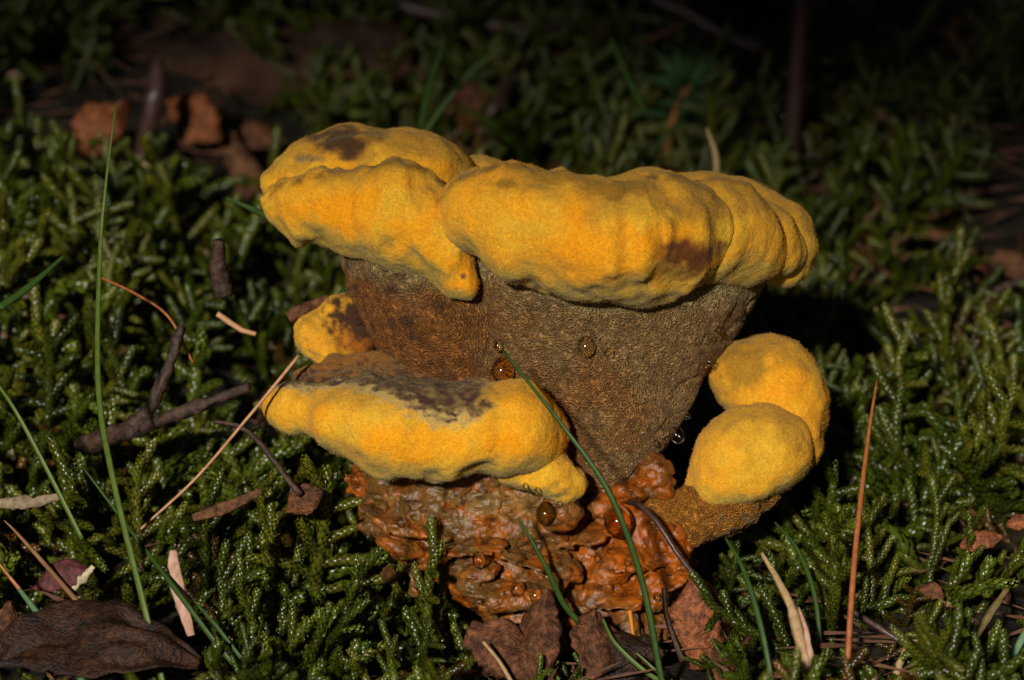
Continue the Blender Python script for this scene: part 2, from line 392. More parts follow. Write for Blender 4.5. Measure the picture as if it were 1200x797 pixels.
# left lobe: front fold with its hanging drip, dome behind
def f_l1(G):
    a = chain(G, [(352, 228, 8, 40), (384, 240, -10, 45), (420, 247, -26, 46), (464, 250, -40, 56), (500, 264, -44, 48), (520, 294, -50, 31), (538, 328, -56, 20)], 18)
    f = smin(a, ell(G, (450, 250, 60), (90, 110, 34)), 18)
    f = crest(G, f - 4, CREST_L)
    return f + 8 * fbm(G * np.array([1, 1, .3], np.float32) / 32. + 21, 2) + .7 * fbm(G / 20., 2)
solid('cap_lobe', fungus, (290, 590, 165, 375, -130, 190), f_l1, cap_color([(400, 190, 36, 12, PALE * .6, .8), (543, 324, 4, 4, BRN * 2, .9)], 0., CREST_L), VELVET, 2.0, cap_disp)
def f_l2(G):
    f = ell(G, (436, 212, 78), (122, 105, 66), rotz=.06)
    f = smin(f, chain(G, [(352, 216, 38, 38), (335, 222, 42, 24)], 20), 20)
    return f + 7 * fbm(G / 50. + 31, 2) + .7 * fbm(G / 20., 2)
solid('cap_dome', fungus, (285, 590, 115, 310, -80, 210), f_l2,
      cap_color([(402, 168, 44, 22, BRN * .8, .98), (440, 160, 22, 10, OCH * .5, .8), (362, 186, 22, 8, PALE * .5, .8)], .1), VELVET, 2.0, cap_disp)
def f_l3(G): return chain(G, [(520, 222, 130, 34), (566, 214, 140, 32)], 15) + 3 * fbm(G / 24., 2)
solid('cap_rim', fungus, (470, 620, 165, 265, 80, 190), f_l3, cap_color([], .4), VELVET, 2.4, cap_disp)

# pored funnel shaped stem: big right cone laid over the left one
def stem_color(P, nw, u, v):
    n1 = fbm(P / 60. + 3, 3); n2 = fbm(P / 20. + 1, 3); n3 = fbm(P / 5., 2)
    t = np.clip((u - 560) / 300 - (v - 430) / 500 + .35 * n1 + .12, 0, 1)
    c = mix(RUST * .85, GREY, sst(t, -.1, .6))
    c = mix(c, TAN, sst(n1 + .4 * n2, .15, .7) * .5)
    c = mix(c, RUST, .6 * blot(u, v, P, 690, 465, 110, 48, .5, 30., .1))
    c = mix(c, RUST * .8, .6 * blot(u, v, P, 735, 515, 34, 20, .4, 14., .1))
    c = mix(c, PALE * .8, .55 * blot(u, v, P, 470, 310, 110, 26, .4, 20.))
    rim = np.interp(u, [390, 450, 510, 560, 640, 720, 800, 860, 915], [292, 300, 330, 318, 336, 356, 350, 345, 335])
    c = mix(c, PALE * .95, .75 * (1 - sst(v - rim + 10 * n2, -4, 26)))
    c = mix(c, BRN, .75 * sst(n2 + .5 * n3, .45, .8) * sst(-u, -620, -480))
    return c * (1 + .2 * n3[:, None])
def f_stem_r(G):
    f = loft(G, [(240, 560, 900, -70, 150), (300, 520, 916, -100, 170), (350, 536, 893, -92, 160), (400, 562, 866, -78, 140), (450, 588, 824, -60, 110),
                 (490, 602, 800, -48, 90), (525, 625, 776, -40, 75), (552, 655, 752, -34, 60), (572, 690, 728, -28, 40)])
    Q = G * np.array([1, 1, .6], np.float32)
    return f + 6 * fbm(Q / 75., 2) + 2 * sst(ridged(G * np.array([.6, .6, 1.6], np.float32), 30.), .75, 1)
solid('stem', fungus, (500, 930, 235, 600, -130, 190), f_stem_r, stem_color, PORES, 2.1, lambda P, Nn: .8 * fbm(P / 16., 2) + .45 * fbm(P / 3., 1))
def f_stem_l(G):
    f = loft(G, [(240, 400, 560, -40, 150), (290, 393, 580, -52, 150), (340, 406, 600, -56, 145), (390, 426, 612, -52, 130), (430, 455, 622, -45, 120), (470, 480, 632, -40, 110), (540, 540, 650, -20, 90), (600, 600, 700, 0, 70)])
    return f + 4 * fbm(G / 60. + 6, 2) + 2 * sst(ridged(G * np.array([.6, .6, 1.6], np.float32) + 40, 26.), .75, 1)
solid('stem', fungus, (370, 700, 235, 610, -110, 180), f_stem_l, stem_color, PORES, 2.2, lambda P, Nn: .8 * fbm(P / 16., 2) + .4 * fbm(P / 3., 1))

# lower left shelf
DK = BRN * np.array((.75, .75, 1.0))
def f_s1(G):
    a = chain(G, [(330, 474, -22, 23), (352, 474, -40, 24), (372, 478, -52, 26), (418, 490, -82, 47), (466, 504, -98, 54), (520, 507, -100, 54), (560, 496, -92, 44), (604, 504, -100, 52), (628, 512, -88, 36)], 18)
    f = smin(a, ell(G, (480, 462, -25), (120, 62, 22)), 16)
    return f + 8 * fbm(G * np.array([1, 1, .35], np.float32) / 38. + 14, 2) + .7 * fbm(G / 20., 2)
def s1_color(P, nw, u, v):
    c = cap_color([(490, 520, 90, 26, ORANGE, .6), (610, 480, 40, 25, ORANGE, .5)])(P, nw, u, v)
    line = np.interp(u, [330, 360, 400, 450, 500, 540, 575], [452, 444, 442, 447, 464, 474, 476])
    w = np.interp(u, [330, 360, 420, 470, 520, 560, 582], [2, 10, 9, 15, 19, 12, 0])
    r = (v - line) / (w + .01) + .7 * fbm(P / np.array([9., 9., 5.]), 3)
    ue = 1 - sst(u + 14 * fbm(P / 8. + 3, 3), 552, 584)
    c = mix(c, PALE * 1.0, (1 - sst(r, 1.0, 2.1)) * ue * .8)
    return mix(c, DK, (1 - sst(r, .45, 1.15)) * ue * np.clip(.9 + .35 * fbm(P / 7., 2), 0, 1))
solid('shelf_cap', fungus, (285, 700, 415, 600, -180, 70), f_s1, s1_color, VELVET, 1.9, cap_disp)
def f_s2(G):
    f = chain(G, [(352, 440, -10, 8), (390, 428, 5, 10), (440, 426, 8, 13), (475, 434, 0, 12), (520, 455, -12, 10), (575, 462, -20, 9)], 10)
    f = smin(f, ell(G, (440, 446, -22), (90, 34, 14), tilt=.3), 14)
    return f + 2.5 * fbm(G / 14., 3)
def s2_color(P, nw, u, v):
    n = fbm(P / 9., 3); c = mix((.20, .085, .02), DK * 1.3, sst(n + (v - 436) / 22., -.1, .6))
    return c * (1 + .3 * fbm(P / 3., 2)[:, None])
solid('shelf_top', fungus, (330, 600, 400, 480, -80, 50), f_s2, s2_color, VELVET, 1.8, cap_disp)
def f_s3(G): return chain(G, [(606, 548, -78, 26), (640, 552, -82, 28), (660, 566, -74, 25)], 8) + 3 * fbm(G / 22. + 2, 2)
solid('shelf_lobe', fungus, (560, 700, 505, 610, -125, 0), f_s3, cap_color([], .6), VELVET, 1.8, cap_disp)

# crusty foot below the shelf and the knotted base
def foot_color(P, nw, u, v):
    n1 = fbm(P / 32. + 8, 3); n2 = fbm(P / 11. + 2, 3); n3 = fbm(P / 4., 2)
    c = mix(TAN * .55, RUST * .9, sst(n1 + .3 * n2, -.3, .4))
    c = mix(c, GREY * .55, sst(fbm(P / 26. + 50, 2), .2, .6) * .7)
    c = mix(c, PALE * .6, blot(u, v, P, 590, 590, 80, 24, .5, 14., .2) * .7)
    c = mix(c, np.array((.32, .095, .008)), sst(fbm(P / 18. + 77, 3), .25, .7) * .75)
    c = mix(c, np.array((.30, .085, .008)), blot(u, v, P, 750, 640, 105, 90, .4, 18., .4) * .8)
    c = mix(c, BRN * .5, sst(n2 + .6 * n3, .45, .85) * .85)
    return c * (1 + .3 * n3[:, None]) * np.array((.95, .76, .52))
rb = np.random.default_rng(11)
knobs = [(rb.uniform(450, 690), rb.uniform(600, 690), rb.uniform(6, 13)) for _ in range(22)] + [(rb.uniform(640, 815), rb.uniform(585, 720), rb.uniform(7, 17)) for _ in range(20)]
def f_foot(G):
    f = loft(G, [(530, 430, 680, -50, 60), (560, 405, 686, -58, 70), (600, 415, 684, -52, 70), (640, 445, 690, -48, 70), (680, 500, 700, -52, 70), (720, 560, 720, -60, 60), (760, 590, 720, -60, 60)])
    for u, v, r in knobs[:22]:
        f = smin(f, chain(G, [(u, v, -38, r)], 1), 9)
    for c, rad, rz, tl in [((560, 672, -62), (26, 22, 9), .3, .4), ((665, 668, -52), (22, 20, 13), -.5, .3), ((470, 640, -48), (30, 20, 10), -.3, .4), ((600, 700, -70), (44, 26, 12), .15, .5), ((520, 650, -55), (30, 18, 7), .5, .2), ((655, 600, -66), (26, 18, 22), .0, 0.), ((500, 622, -52), (34, 22, 5), -.25, .35), ((555, 640, -58), (40, 24, 5), .1, .4), ((620, 655, -60), (36, 24, 5), -.2, .4), ((580, 690, -68), (40, 24, 5), -.1, .5), ((450, 606, -46), (34, 22, 5), -.5, .3), ((640, 690, -62), (30, 24, 5), .3, .5)]:
        f = smin(f, ell(G, c, rad, rz, tl), 4)
    f = np.maximum(f, -ell(G, (640, 603, -88), (14, 16, 11)))
    return f + 4 * fbm(G / 22., 3) + 2.5 * sst(ridged(G * np.array([.7, .7, 1.5], np.float32), 22.), .8, 1)
solid('shelf_stem', fungus, (380, 740, 525, 775, -125, 80), f_foot, foot_color, CRUST, 1.8, lambda P, Nn: 1.6 * fbm(P / 11., 3) + .5 * fbm(P / 2.6, 1))
def f_base(G):
    f = loft(G, [(545, 690, 770, -10, 60), (580, 640, 800, -18, 80), (620, 640, 812, -20, 90), (660, 640, 815, -28, 90), (700, 640, 800, -40, 90), (750, 640, 780, -50, 80)])
    for u, v, r in knobs[22:]:
        f = smin(f, chain(G, [(u, v, -14, r)], 1), 10)
    for c, rad, rz, tl in [((694, 694, -44), (26, 22, 10), .6, .5), ((735, 575, -22), (26, 22, 12), -.3, .3), ((770, 560, -15), (22, 22, 28), .4, .0), ((765, 690, -40), (24, 22, 26), .1, .2), ((720, 670, -34), (26, 20, 18), .5, .3), ((790, 640, -25), (24, 22, 30), .2, 0.), ((700, 625, -34), (36, 22, 5), .3, .4), ((745, 655, -40), (38, 24, 5), -.2, .5), ((785, 680, -42), (30, 24, 5), .4, .5), ((725, 700, -50), (36, 26, 5), .1, .5)]:
        f = smin(f, ell(G, c, rad, rz, tl), 5)
    return f + 5 * fbm(G / 24. + 3, 3) + 2.5 * sst(ridged(G, 24.), .8, 1)
solid('base', fungus, (620, 835, 525, 775, -100, 100), f_base, foot_color, CRUST, 1.9, lambda P, Nn: 1.5 * fbm(P / 12., 3) + .4 * fbm(P / 2.6, 1))

# small shelf tucked in behind on the left
def f_b1(G):
    f = chain(G, [(420, 356, 44, 15), (395, 366, 38, 18), (368, 392, 30, 22), (384, 412, 26, 20)], 14)
    f = smin(f, ell(G, (408, 392, 36), (34, 22, 36)), 12)
    return f + 3 * fbm(G / 22., 2) + 1.2 * fbm(G / 9., 2)
def b1_color(P, nw, u, v):
    c = cap_color([], .3)(P, nw, u, v)
    r = np.hypot((u - 430) / 58., (v - 372) / 36.) + .3 * fbm(P / 9., 3)
    c = mix(c, np.array((.30, .09, .010)), 1 - sst(np.hypot((u - 436) / 46., (v - 398) / 34.) + .2 * fbm(P / 12., 2), .6, 1.1))
    return mix(c, BRN * .7, 1 - sst(r, .55, .95))
solid('side_shelf', fungus, (330, 460, 325, 450, -10, 90), f_b1, b1_color, VELVET, 1.9, cap_disp)

# right hand bulging lobes on their own foot
def f_q1(G):
    f = chain(G, [(872, 440, 36, 42), (900, 450, 28, 53), (917, 478, 18, 46), (922, 515, 10, 38), (905, 545, 4, 34)], 26); return f + 4 * fbm(G / 34. + 9, 2) + .7 * fbm(G / 20., 2)
solid('side_lobe', fungus, (810, 990, 375, 595, -60, 110), f_q1, cap_color([(862, 425, 40, 40, OCH * .7, .8)], .1), VELVET, 2.0, cap_disp)  # ochre spot paints the main cap's shade on the lobe's left side
def f_q2(G):
    f = chain(G, [(872, 530, -26, 52), (896, 528, -22, 49), (858, 554, -26, 40), (840, 574, -20, 26), (822, 590, -10, 20)], 26); return f + 4 * fbm(G / 36. + 19, 2) + .7 * fbm(G / 20., 2)
solid('side_lobe', fungus, (780, 975, 455, 630, -105, 60), f_q2, cap_color([(930, 500, 22, 40, OCH, .6)], .35), VELVET, 2.0, cap_disp)
def q3_color(P, nw, u, v):
    n = fbm(P / 16., 3); c = mix(np.array((.36, .14, .016)), GREY * 1.1, sst(-nw[:, 2] + .4 * n, .35, .9))
    return c * (1 + .2 * fbm(P / 4., 2)[:, None])
def f_q3(G):
    f = chain(G, [(880, 565, -6, 38), (845, 585, -10, 40), (806, 608, -6, 30), (770, 606, 6, 28), (745, 596, 14, 24)], 20); return f + 4 * fbm(G / 24. + 5, 3)
solid('side_foot', fungus, (710, 940, 515, 655, -70, 60), f_q3, q3_color, PORES, 1.9, lambda P, Nn: .9 * fbm(P / 4., 2))

DV = np.concatenate(DEPTH)
#@@REST
# ------------------------------------------------------------------ moss
MOSS = mat_moss()
def leaf_rows(path, size, step, rgen, ang0=38., tipfrac=.25):
    "overlapping spoon shaped leaves wound round a path"
    path = np.asarray(path); seg = np.linalg.norm(np.diff(path, axis=0), axis=1); s = np.concatenate([[0], np.cumsum(seg)]); L = s[-1]
    V = []; F = []; Cc = []; t = 0.0; phi = rgen.uniform(0, 6.28)
    while t < L + size * .25:
        tt = min(t, L * .999); p = np.array([np.interp(tt, s, path[:, i]) for i in range(3)])
        q = np.array([np.interp(min(tt + L * .04, L), s, path[:, i]) for i in range(3)]) - np.array([np.interp(max(tt - L * .04, 0), s, path[:, i]) for i in range(3)])
        a = q / (np.linalg.norm(q) + 1e-9)
        h = np.array([0, 0, 1.]) if abs(a[2]) < .9 else np.array([1., 0, 0])
        e1 = np.cross(a, h); e1 /= np.linalg.norm(e1); e2 = np.cross(a, e1)
        out = e1 * math.cos(phi) + e2 * math.sin(phi); side = np.cross(a, out)
        fr = t / L; sz = size * (0.72 + .28 * math.sin(min(fr * 2.2 + .4, 3.14))) * rgen.uniform(.85, 1.15)
        if fr > 1 - tipfrac: sz *= 1 - .55 * (fr - 1 + tipfrac) / tipfrac
        an = R((ang0 + rgen.uniform(-6, 9)) * (1 - .65 * max(0, (fr - .75) / .25)))
        d = a * math.cos(an) + out * math.sin(an); nrm = out * math.cos(an) - a * math.sin(an)
        w = sz * .37; b = len(V)
        P0 = p + out * size * .42
        V += [P0, P0 + d * sz * .33 + side * w * .85 - nrm * w * .25, P0 + d * sz * .33 + nrm * w * .42, P0 + d * sz * .33 - side * w * .85 - nrm * w * .25,
              P0 + d * sz * .68 + side * w * .7 - nrm * w * .30, P0 + d * sz * .68 + nrm * w * .30, P0 + d * sz * .68 - side * w * .7 - nrm * w * .30, P0 + d * sz - nrm * w * .55]
        F += [(b, b + 2, b + 1), (b, b + 3, b + 2), (b + 1, b + 2, b + 5), (b + 1, b + 5, b + 4), (b + 2, b + 3, b + 6), (b + 2, b + 6, b + 5), (b + 4, b + 5, b + 7), (b + 5, b + 6, b + 7)]
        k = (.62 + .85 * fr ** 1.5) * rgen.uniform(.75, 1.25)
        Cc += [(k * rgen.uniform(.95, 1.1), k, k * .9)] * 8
        t += step; phi += 2.399963
    return V, F, Cc
def moss_shoot(seed, length, size, nb, flat=True):
    r = np.random.default_rng(seed); m = 9
    bend = r.uniform(-.5, .5, 2); t = np.linspace(0, 1, m)
    path = np.stack([length * bend[0] * t ** 2 * .7, length * bend[1] * t ** 2 * .7, length * t * (1 - .12 * t)], -1) + np.cumsum(r.normal(0, length * .012, (m, 3)), 0)
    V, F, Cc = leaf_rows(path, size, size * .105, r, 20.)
    V = list(V); F = list(F); Cc = list(Cc); az = r.uniform(0, 6.28)
    for i in range(nb):
        f = .18 + .68 * (i + r.uniform(-.2, .2)) / max(nb - 1, 1); p = np.array([np.interp(f, t, path[:, k]) for k in range(3)])
        sgn = 1 if i % 2 else -1; a = az + (0 if sgn > 0 else math.pi) + r.uniform(-.5, .5)
        bl = length * r.uniform(.26, .46) * (1.15 - .7 * f); up = r.uniform(.35, .9)
        tt = np.linspace(0, 1, 6)[:, None]
        dirv = np.array([math.cos(a), math.sin(a), up]); dirv /= np.linalg.norm(dirv)
        droop = np.array([0, 0, r.uniform(-.35, .25)])
        bp = p + dirv * bl * tt + droop * bl * tt ** 2
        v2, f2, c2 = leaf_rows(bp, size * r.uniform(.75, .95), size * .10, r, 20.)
        b = len(V); V += v2; F += [tuple(x + b for x in q) for q in f2]; Cc += c2
    return np.array(V), np.array(F), np.array(Cc)
def bare_mesh(name, V, F, Cc, mat):
    me = bpy.data.meshes.new(name); me.vertices.add(len(V)); me.vertices.foreach_set('co', V.astype(np.float32).ravel())
    me.loops.add(F.size); me.loops.foreach_set('vertex_index', F.astype(np.int32).ravel())
    me.polygons.add(len(F)); me.polygons.foreach_set('loop_start', np.arange(0, F.size, F.shape[1], dtype=np.int32)); me.update(calc_edges=True)
    me.polygons.foreach_set('use_smooth', [True] * len(F))
    a = me.color_attributes.new('pigment', 'FLOAT_COLOR', 'POINT'); cc = np.ones((len(V), 4), np.float32); cc[:, :3] = Cc; a.data.foreach_set('color', cc.ravel())
    me.materials.append(mat); return me
protos = []
for i, (ln, sz, nb) in enumerate([(.042, .0030, 6), (.038, .0027, 7), (.048, .0029, 7), (.030, .0036, 2), (.028, .0033, 3), (.050, .0025, 9), (.040, .0033, 5), (.030, .0023, 5)]):
    V, F, Cc = moss_shoot(100 + i, ln, sz, nb)
    if i in (1, 5): Cc = Cc * np.array((1.15, .98, 1.0))
    if i == 7: Cc = Cc * np.array((1.9, .75, 1.6)) * .7
    protos.append(bpy.data.objects.new('moss_shoot', bare_mesh('moss_shoot', V, F, Cc, MOSS)))

def scatter():
    pts = []
    def band(y0, y1, xw, sp):
        ys = np.arange(y0, y1, sp)
        for y in ys:
            w = xw(y); xs = np.arange(-w, w, sp)
            for x in xs: pts.append((x + rng.uniform(-.5, .5) * sp, y + rng.uniform(-.5, .5) * sp, sp))
    band(-.22, .12, lambda y: .42, .0085)
    band(.12, .40, lambda y: .55, .0100)
    band(.40, 1.3, lambda y: .80, .0135)
    return np.array(pts)
P = scatter()
gap = fbm(np.stack([P[:, 0] * 22, P[:, 1] * 22, P[:, 0] * 0 + 9], -1), 3)
keep = gap > -.34
# footprint of the fungus
bx, by = base.x, base.y
keep &= ~((((P[:, 0] - bx + .004) / .040) ** 2 + ((P[:, 1] - by - .012) / .026) ** 2) < 1)
CLEAR = []      # (x, y, radius) kept free of moss for leaves and logs
def clear_at(u, v, r, lift=0.): p = Wp(u, v, ground_at(u, v, lift)); CLEAR.append((p.x, p.y, r))
for u, v, r in [(130, 750, .024), (90, 770, .022), (180, 775, .018), (30, 750, .020), (60, 800, .02), (130, 800, .02), (215, 790, .010), (620, 770, .013), (575, 775, .010), (710, 765, .014), (760, 785, .012), (825, 745, .012), (825, 785, .013), (830, 820, .012), (270, 780, .008),
                (130, 150, .05), (230, 160, .06), (290, 190, .05), (985, 265, .016), (1120, 295, .016), (1190, 318, .018), (1165, 640, .008), (200, 490, .012), (270, 465, .010), (355, 592, .010)]:
    clear_at(u, v, r)
for u, v, r in [(915, 700, .009), (930, 735, .009), (945, 775, .009), (955, 810, .009), (1000, 690, .006), (995, 730, .007), (994, 770, .007), (992, 805, .007), (885, 720, .006), (895, 760, .006), (150, 640, .006), (165, 700, .006), (180, 760, .006)]:
    clear_at(u, v, r, .022)
for x, y, r in CLEAR: keep &= np.hypot(P[:, 0] - x, P[:, 1] - y) > r
P = P[keep]
nP = len(P)
z = ground_h(P[:, 0], P[:, 1])
az = rng.uniform(0, 2 * np.pi, nP); tl = np.abs(rng.normal(R(22), R(42), nP)) + R(10); tl = np.clip(tl, 0, R(100))
rot = np.stack([tl, 0 * tl, az], -1)
scl = np.where(P[:, 2] > .011, 1.1, .9) * np.where(P[:, 1] < -.02, .8, 1.) * rng.uniform(.75, 1.25, nP)
hl = from_world(np.stack([P[:, 0], P[:, 1], z + .03], -1)); pu, pv = pix(hl)
infront = (((abs(pu - 690) < 150) & (P[:, 1] < by + .01)) | ((abs(pu - 850) < 75) & (P[:, 1] < by + .035)))
scl = np.where(infront & (pv < 745), scl * .55, scl)
idx = rng.choice(8, nP, p=[.17, .14, .16, .14, .1, .12, .12, .05])
lower = np.where(tl > R(60), 0, -.006)
MV = np.stack([P[:, 0], P[:, 1], z + lower], -1)
me = bpy.data.meshes.new('moss'); me.vertices.add(nP); me.vertices.foreach_set('co', MV.astype(np.float32).ravel())
a = me.attributes.new('rot', 'FLOAT_VECTOR', 'POINT'); a.data.foreach_set('vector', rot.astype(np.float32).ravel())
a = me.attributes.new('scl', 'FLOAT', 'POINT'); a.data.foreach_set('value', scl.astype(np.float32))
a = me.attributes.new('pick', 'INT', 'POINT'); a.data.foreach_set('value', idx.astype(np.int32))
me.update(); moss = bpy.data.objects.new('moss', me); C.objects.link(moss); me.materials.append(MOSS)
tag(moss, 'wet green feathery moss carpet covering the forest floor round the fungus', 'moss', None, 'stuff')
ng = bpy.data.node_groups.new('moss_carpet', 'GeometryNodeTree')
ng.interface.new_socket('Geometry', in_out='INPUT', socket_type='NodeSocketGeometry'); ng.interface.new_socket('Geometry', in_out='OUTPUT', socket_type='NodeSocketGeometry')
gi = ng.nodes.new('NodeGroupInput'); go = ng.nodes.new('NodeGroupOutput'); jn = ng.nodes.new('GeometryNodeJoinGeometry')
for p in protos:
    oi = ng.nodes.new('GeometryNodeObjectInfo'); oi.inputs['Object'].default_value = p; oi.inputs['As Instance'].default_value = True
    ng.links.new(oi.outputs['Geometry'], jn.inputs[0])
ip = ng.nodes.new('GeometryNodeInstanceOnPoints'); ip.inputs['Pick Instance'].default_value = True
def named(nm, t):
    q = ng.nodes.new('GeometryNodeInputNamedAttribute'); q.data_type = t; q.inputs['Name'].default_value = nm; return q.outputs['Attribute']
er = ng.nodes.new('FunctionNodeEulerToRotation'); ng.links.new(named('rot', 'FLOAT_VECTOR'), er.inputs[0])
ng.links.new(gi.outputs[0], ip.inputs['Points']); ng.links.new(jn.outputs[0], ip.inputs['Instance'])
ng.links.new(er.outputs[0], ip.inputs['Rotation']); ng.links.new(named('scl', 'FLOAT'), ip.inputs['Scale']); ng.links.new(named('pick', 'INT'), ip.inputs['Instance Index'])
ng.links.new(ip.outputs[0], go.inputs[0])
md = moss.modifiers.new('carpet', 'NODES'); md.node_group = ng
# ------------------------------------------------------------------ unseen spruce, added and shaped to shade the ground behind
def added_shade_spruce(x, y):
    t = empty('added_shade_spruce', (x, y, float(ground_h(x, y)))); tag(t, 'unseen spruce tree added to shade the ground behind the fungus', 'tree')
    bark = mat_simple('shade_spruce_bark', (.03, .02, .014), (.09, .06, .04), scale=30., bump=1., bdist=.01)
    V = []; F = []; H = 6.0; ns = 14; nz = 30
    for i in range(nz + 1):
        h = H * i / nz; r = .11 * (1 - .8 * h / H) + .08 * math.exp(-h * 6)
        for j in range(ns):
            a = 2 * math.pi * j / ns; rr = r * (1 + .12 * float(vnoise(np.array([a * 2, h * 3, 1.]))))
            V.append((x + rr * math.cos(a), y + rr * math.sin(a), h - .05))
    for i in range(nz):
        for j in range(ns): F.append((i * ns + j, i * ns + (j + 1) % ns, (i + 1) * ns + (j + 1) % ns, (i + 1) * ns + j))
    mesh_obj('added_trunk', V, F, bark, t)
    V = []; F = []; r = np.random.default_rng(5)
    for b in range(185):
        h = r.uniform(1.2, 5.8); L = 1.75 * (1 - (h - 1.2) / 5.2) + .15; a = r.uniform(0, 6.28)
        for k in range(70):
            f = r.uniform(.05, 1) ** .8; c = np.array([x + math.cos(a) * L * f, y + math.sin(a) * L * f, h - .35 * L * f + .2 * L * f * f])
            c = c + r.normal(0, 1, 3) * np.array([.10, .10, .05])
            edge = c[2] + .553 * c[1] - .218 + .38 * min(max(c[0] - .282 * c[1], -.085), .28) - .05 * float(vnoise(np.array([c[0] * 5, c[1] * 5, c[2] * 5])))
            if edge < 0: continue  # added crown is cut along the sun's line to darken the background
            d = np.array([math.cos(a + r.normal(0, .7)), math.sin(a + r.normal(0, .7)), r.normal(-.2, .3)]); d /= np.linalg.norm(d)
            s = np.cross(d, r.normal(0, 1, 3)); s /= np.linalg.norm(s); l = r.uniform(.08, .17); w = r.uniform(.018, .035)
            n0 = len(V); V += [c - d * l, c + s * w, c + d * l, c - s * w]; F.append((n0, n0 + 1, n0 + 2, n0 + 3))
    o = mesh_obj('shade_crown', V, F, mat_simple('shade_spruce_needles', (.012, .03, .010), (.03, .06, .02), scale=20., bump=0), t, False)
added_shade_spruce(-1.62, -2.1)

# ------------------------------------------------------------------ blades, needles, twigs
def spline(pts, n):
    P = np.array(pts, float); m = len(P)
    if m == 2: return P[0] + (P[1] - P[0]) * np.linspace(0, 1, n)[:, None]
    E = np.vstack([2 * P[0] - P[1], P, 2 * P[-1] - P[-2]]); out = []
    for t in np.linspace(0, m - 1 - 1e-6, n):
        i = int(t); f = t - i; a, b, c, d = E[i:i + 4]
        out.append(.5 * ((2 * b) + (c - a) * f + (2 * a - 5 * b + 4 * c - d) * f * f + (3 * b - a - 3 * c + d) * f ** 3))
    return np.array(out)
VIEW = np.array([0, cs, -sn])
def tube_geo(path, w, flat=1., ns=6, rough=0., seed=0, turn=0., cap=True):
    path = np.asarray(path, float); m = len(path); V = []; F = []
    T = np.gradient(path, axis=0); T /= np.linalg.norm(T, axis=1, keepdims=True) + 1e-12
    for i in range(m):
        side = np.cross(T[i], VIEW); side /= np.linalg.norm(side) + 1e-9; up = np.cross(side, T[i])
        if turn: c_, s_ = math.cos(turn), math.sin(turn); side, up = side * c_ + up * s_, up * c_ - side * s_
        for j in range(ns):
            a = 2 * math.pi * j / ns; k = 1 + (rough * float(vnoise(np.array([j * 1.7 + seed, i * .7 + seed, 3.3]))) if rough else 0)
            V.append(path[i] + (side * math.cos(a) + up * math.sin(a) * flat) * w[i] * k)
    for i in range(m - 1):
        for j in range(ns): F.append((i * ns + j, i * ns + (j + 1) % ns, (i + 1) * ns + (j + 1) % ns, (i + 1) * ns + j))
    F.append(tuple(range(ns - 1, -1, -1))); F.append(tuple((m - 1) * ns + j for j in range(ns)))
    return V, F
def sweep(name, px, w0, w1, mat, label=None, cat=None, group=None, flat=1., n=24, ns=6, rough=0., parent=None, wmid=None, seed=0, turn=0., pts=None):
    "px: (u, v, d) points in the picture's own scale; widths in px (half width)"
    W = np.array([to_world(local(u, v, d)) for u, v, d in px]) if pts is None else np.array(pts)
    path = spline(W, n); t = np.linspace(0, 1, n); ds = 1 + np.mean([p[2] for p in px]) / DP if pts is None else 1
    w = (np.interp(t, [0, 1], [w0, w1]) if wmid is None else np.interp(t, [0, .5, 1], [w0, wmid, w1])) * K * ds
    V, F = tube_geo(path, w, flat, ns, rough, seed, turn)
    o = mesh_obj(name, V, F, mat, parent, True, origin=None if parent else tuple(path[0]))
    if label: tag(o, label, cat, group)
    return o
def gd(u, v, lift=0.): return ground_at(u, v, lift)

GRASS = mat_simple('green_grass', (.07, .115, .012), (.11, .16, .018), scale=400., rough=.45, spec=.4, bump=.3, bdist=.0002, transl=.25)
GRASSD = mat_simple('dark_grass', (.026, .062, .009), (.045, .09, .012), scale=400., rough=.45, spec=.3, bump=.3, bdist=.0002, transl=.2)
GRASSY = mat_simple('yellow_green_grass', (.12, .17, .012), (.16, .22, .02), scale=300., rough=.45, spec=.35, bump=.3, bdist=.0002, transl=.25)
STRAW = mat_simple('dry_straw', (.28, .17, .07), (.45, .30, .15), scale=500., rough=.6, bump=.5, bdist=.0003)
ORN = mat_simple('red_brown_needle', (.24, .065, .018), (.40, .13, .035), scale=500., rough=.45, spec=.4, bump=.4, bdist=.0002)
PINK = mat_simple('pale_brown_needle', (.36, .17, .08), (.50, .27, .13), scale=500., rough=.5, bump=.4, bdist=.0002)
TWIG = mat_simple('dark_twig_bark', (.010, .006, .004), (.08, .04, .022), scale=350., rough=.6, spec=.4, bump=1., bdist=.0012)
TWIGP = mat_simple('purple_brown_twig', (.03, .014, .012), (.075, .036, .028), scale=500., rough=.4, spec=.5, bump=.5, bdist=.0004)
BARK = mat_simple('red_bark', (.035, .014, .007), (.20, .09, .042), scale=420., spec=.15, rough=.8, bump=1., bdist=.0015, stretch=(1, .3, 1))
LEAF = mat_simple('dead_leaf', (.045, .016, .007), (.17, .062, .024), scale=260., rough=.62, spec=.22, bump=.8, bdist=.0008)
LEAFD = mat_simple('dark_dead_leaf', (.010, .005, .003), (.055, .021, .009), scale=170., rough=.5, spec=.25, bump=.8, bdist=.0008)
LEAFR = mat_simple('orange_dead_leaf', (.12, .032, .009), (.30, .095, .028), scale=420., rough=.55, spec=.3, bump=.9, bdist=.0006)
WOOD = mat_simple('rotten_wood', (.012, .005, .003), (.075, .030, .011), scale=90., rough=.75, bump=1., bdist=.006, stretch=(.25, 1, 1))
SPLIT = mat_simple('bare_splinter', (.30, .15, .09), (.60, .38, .28), scale=300., rough=.6, bump=.8, bdist=.0006, stretch=(1, 1, .2))

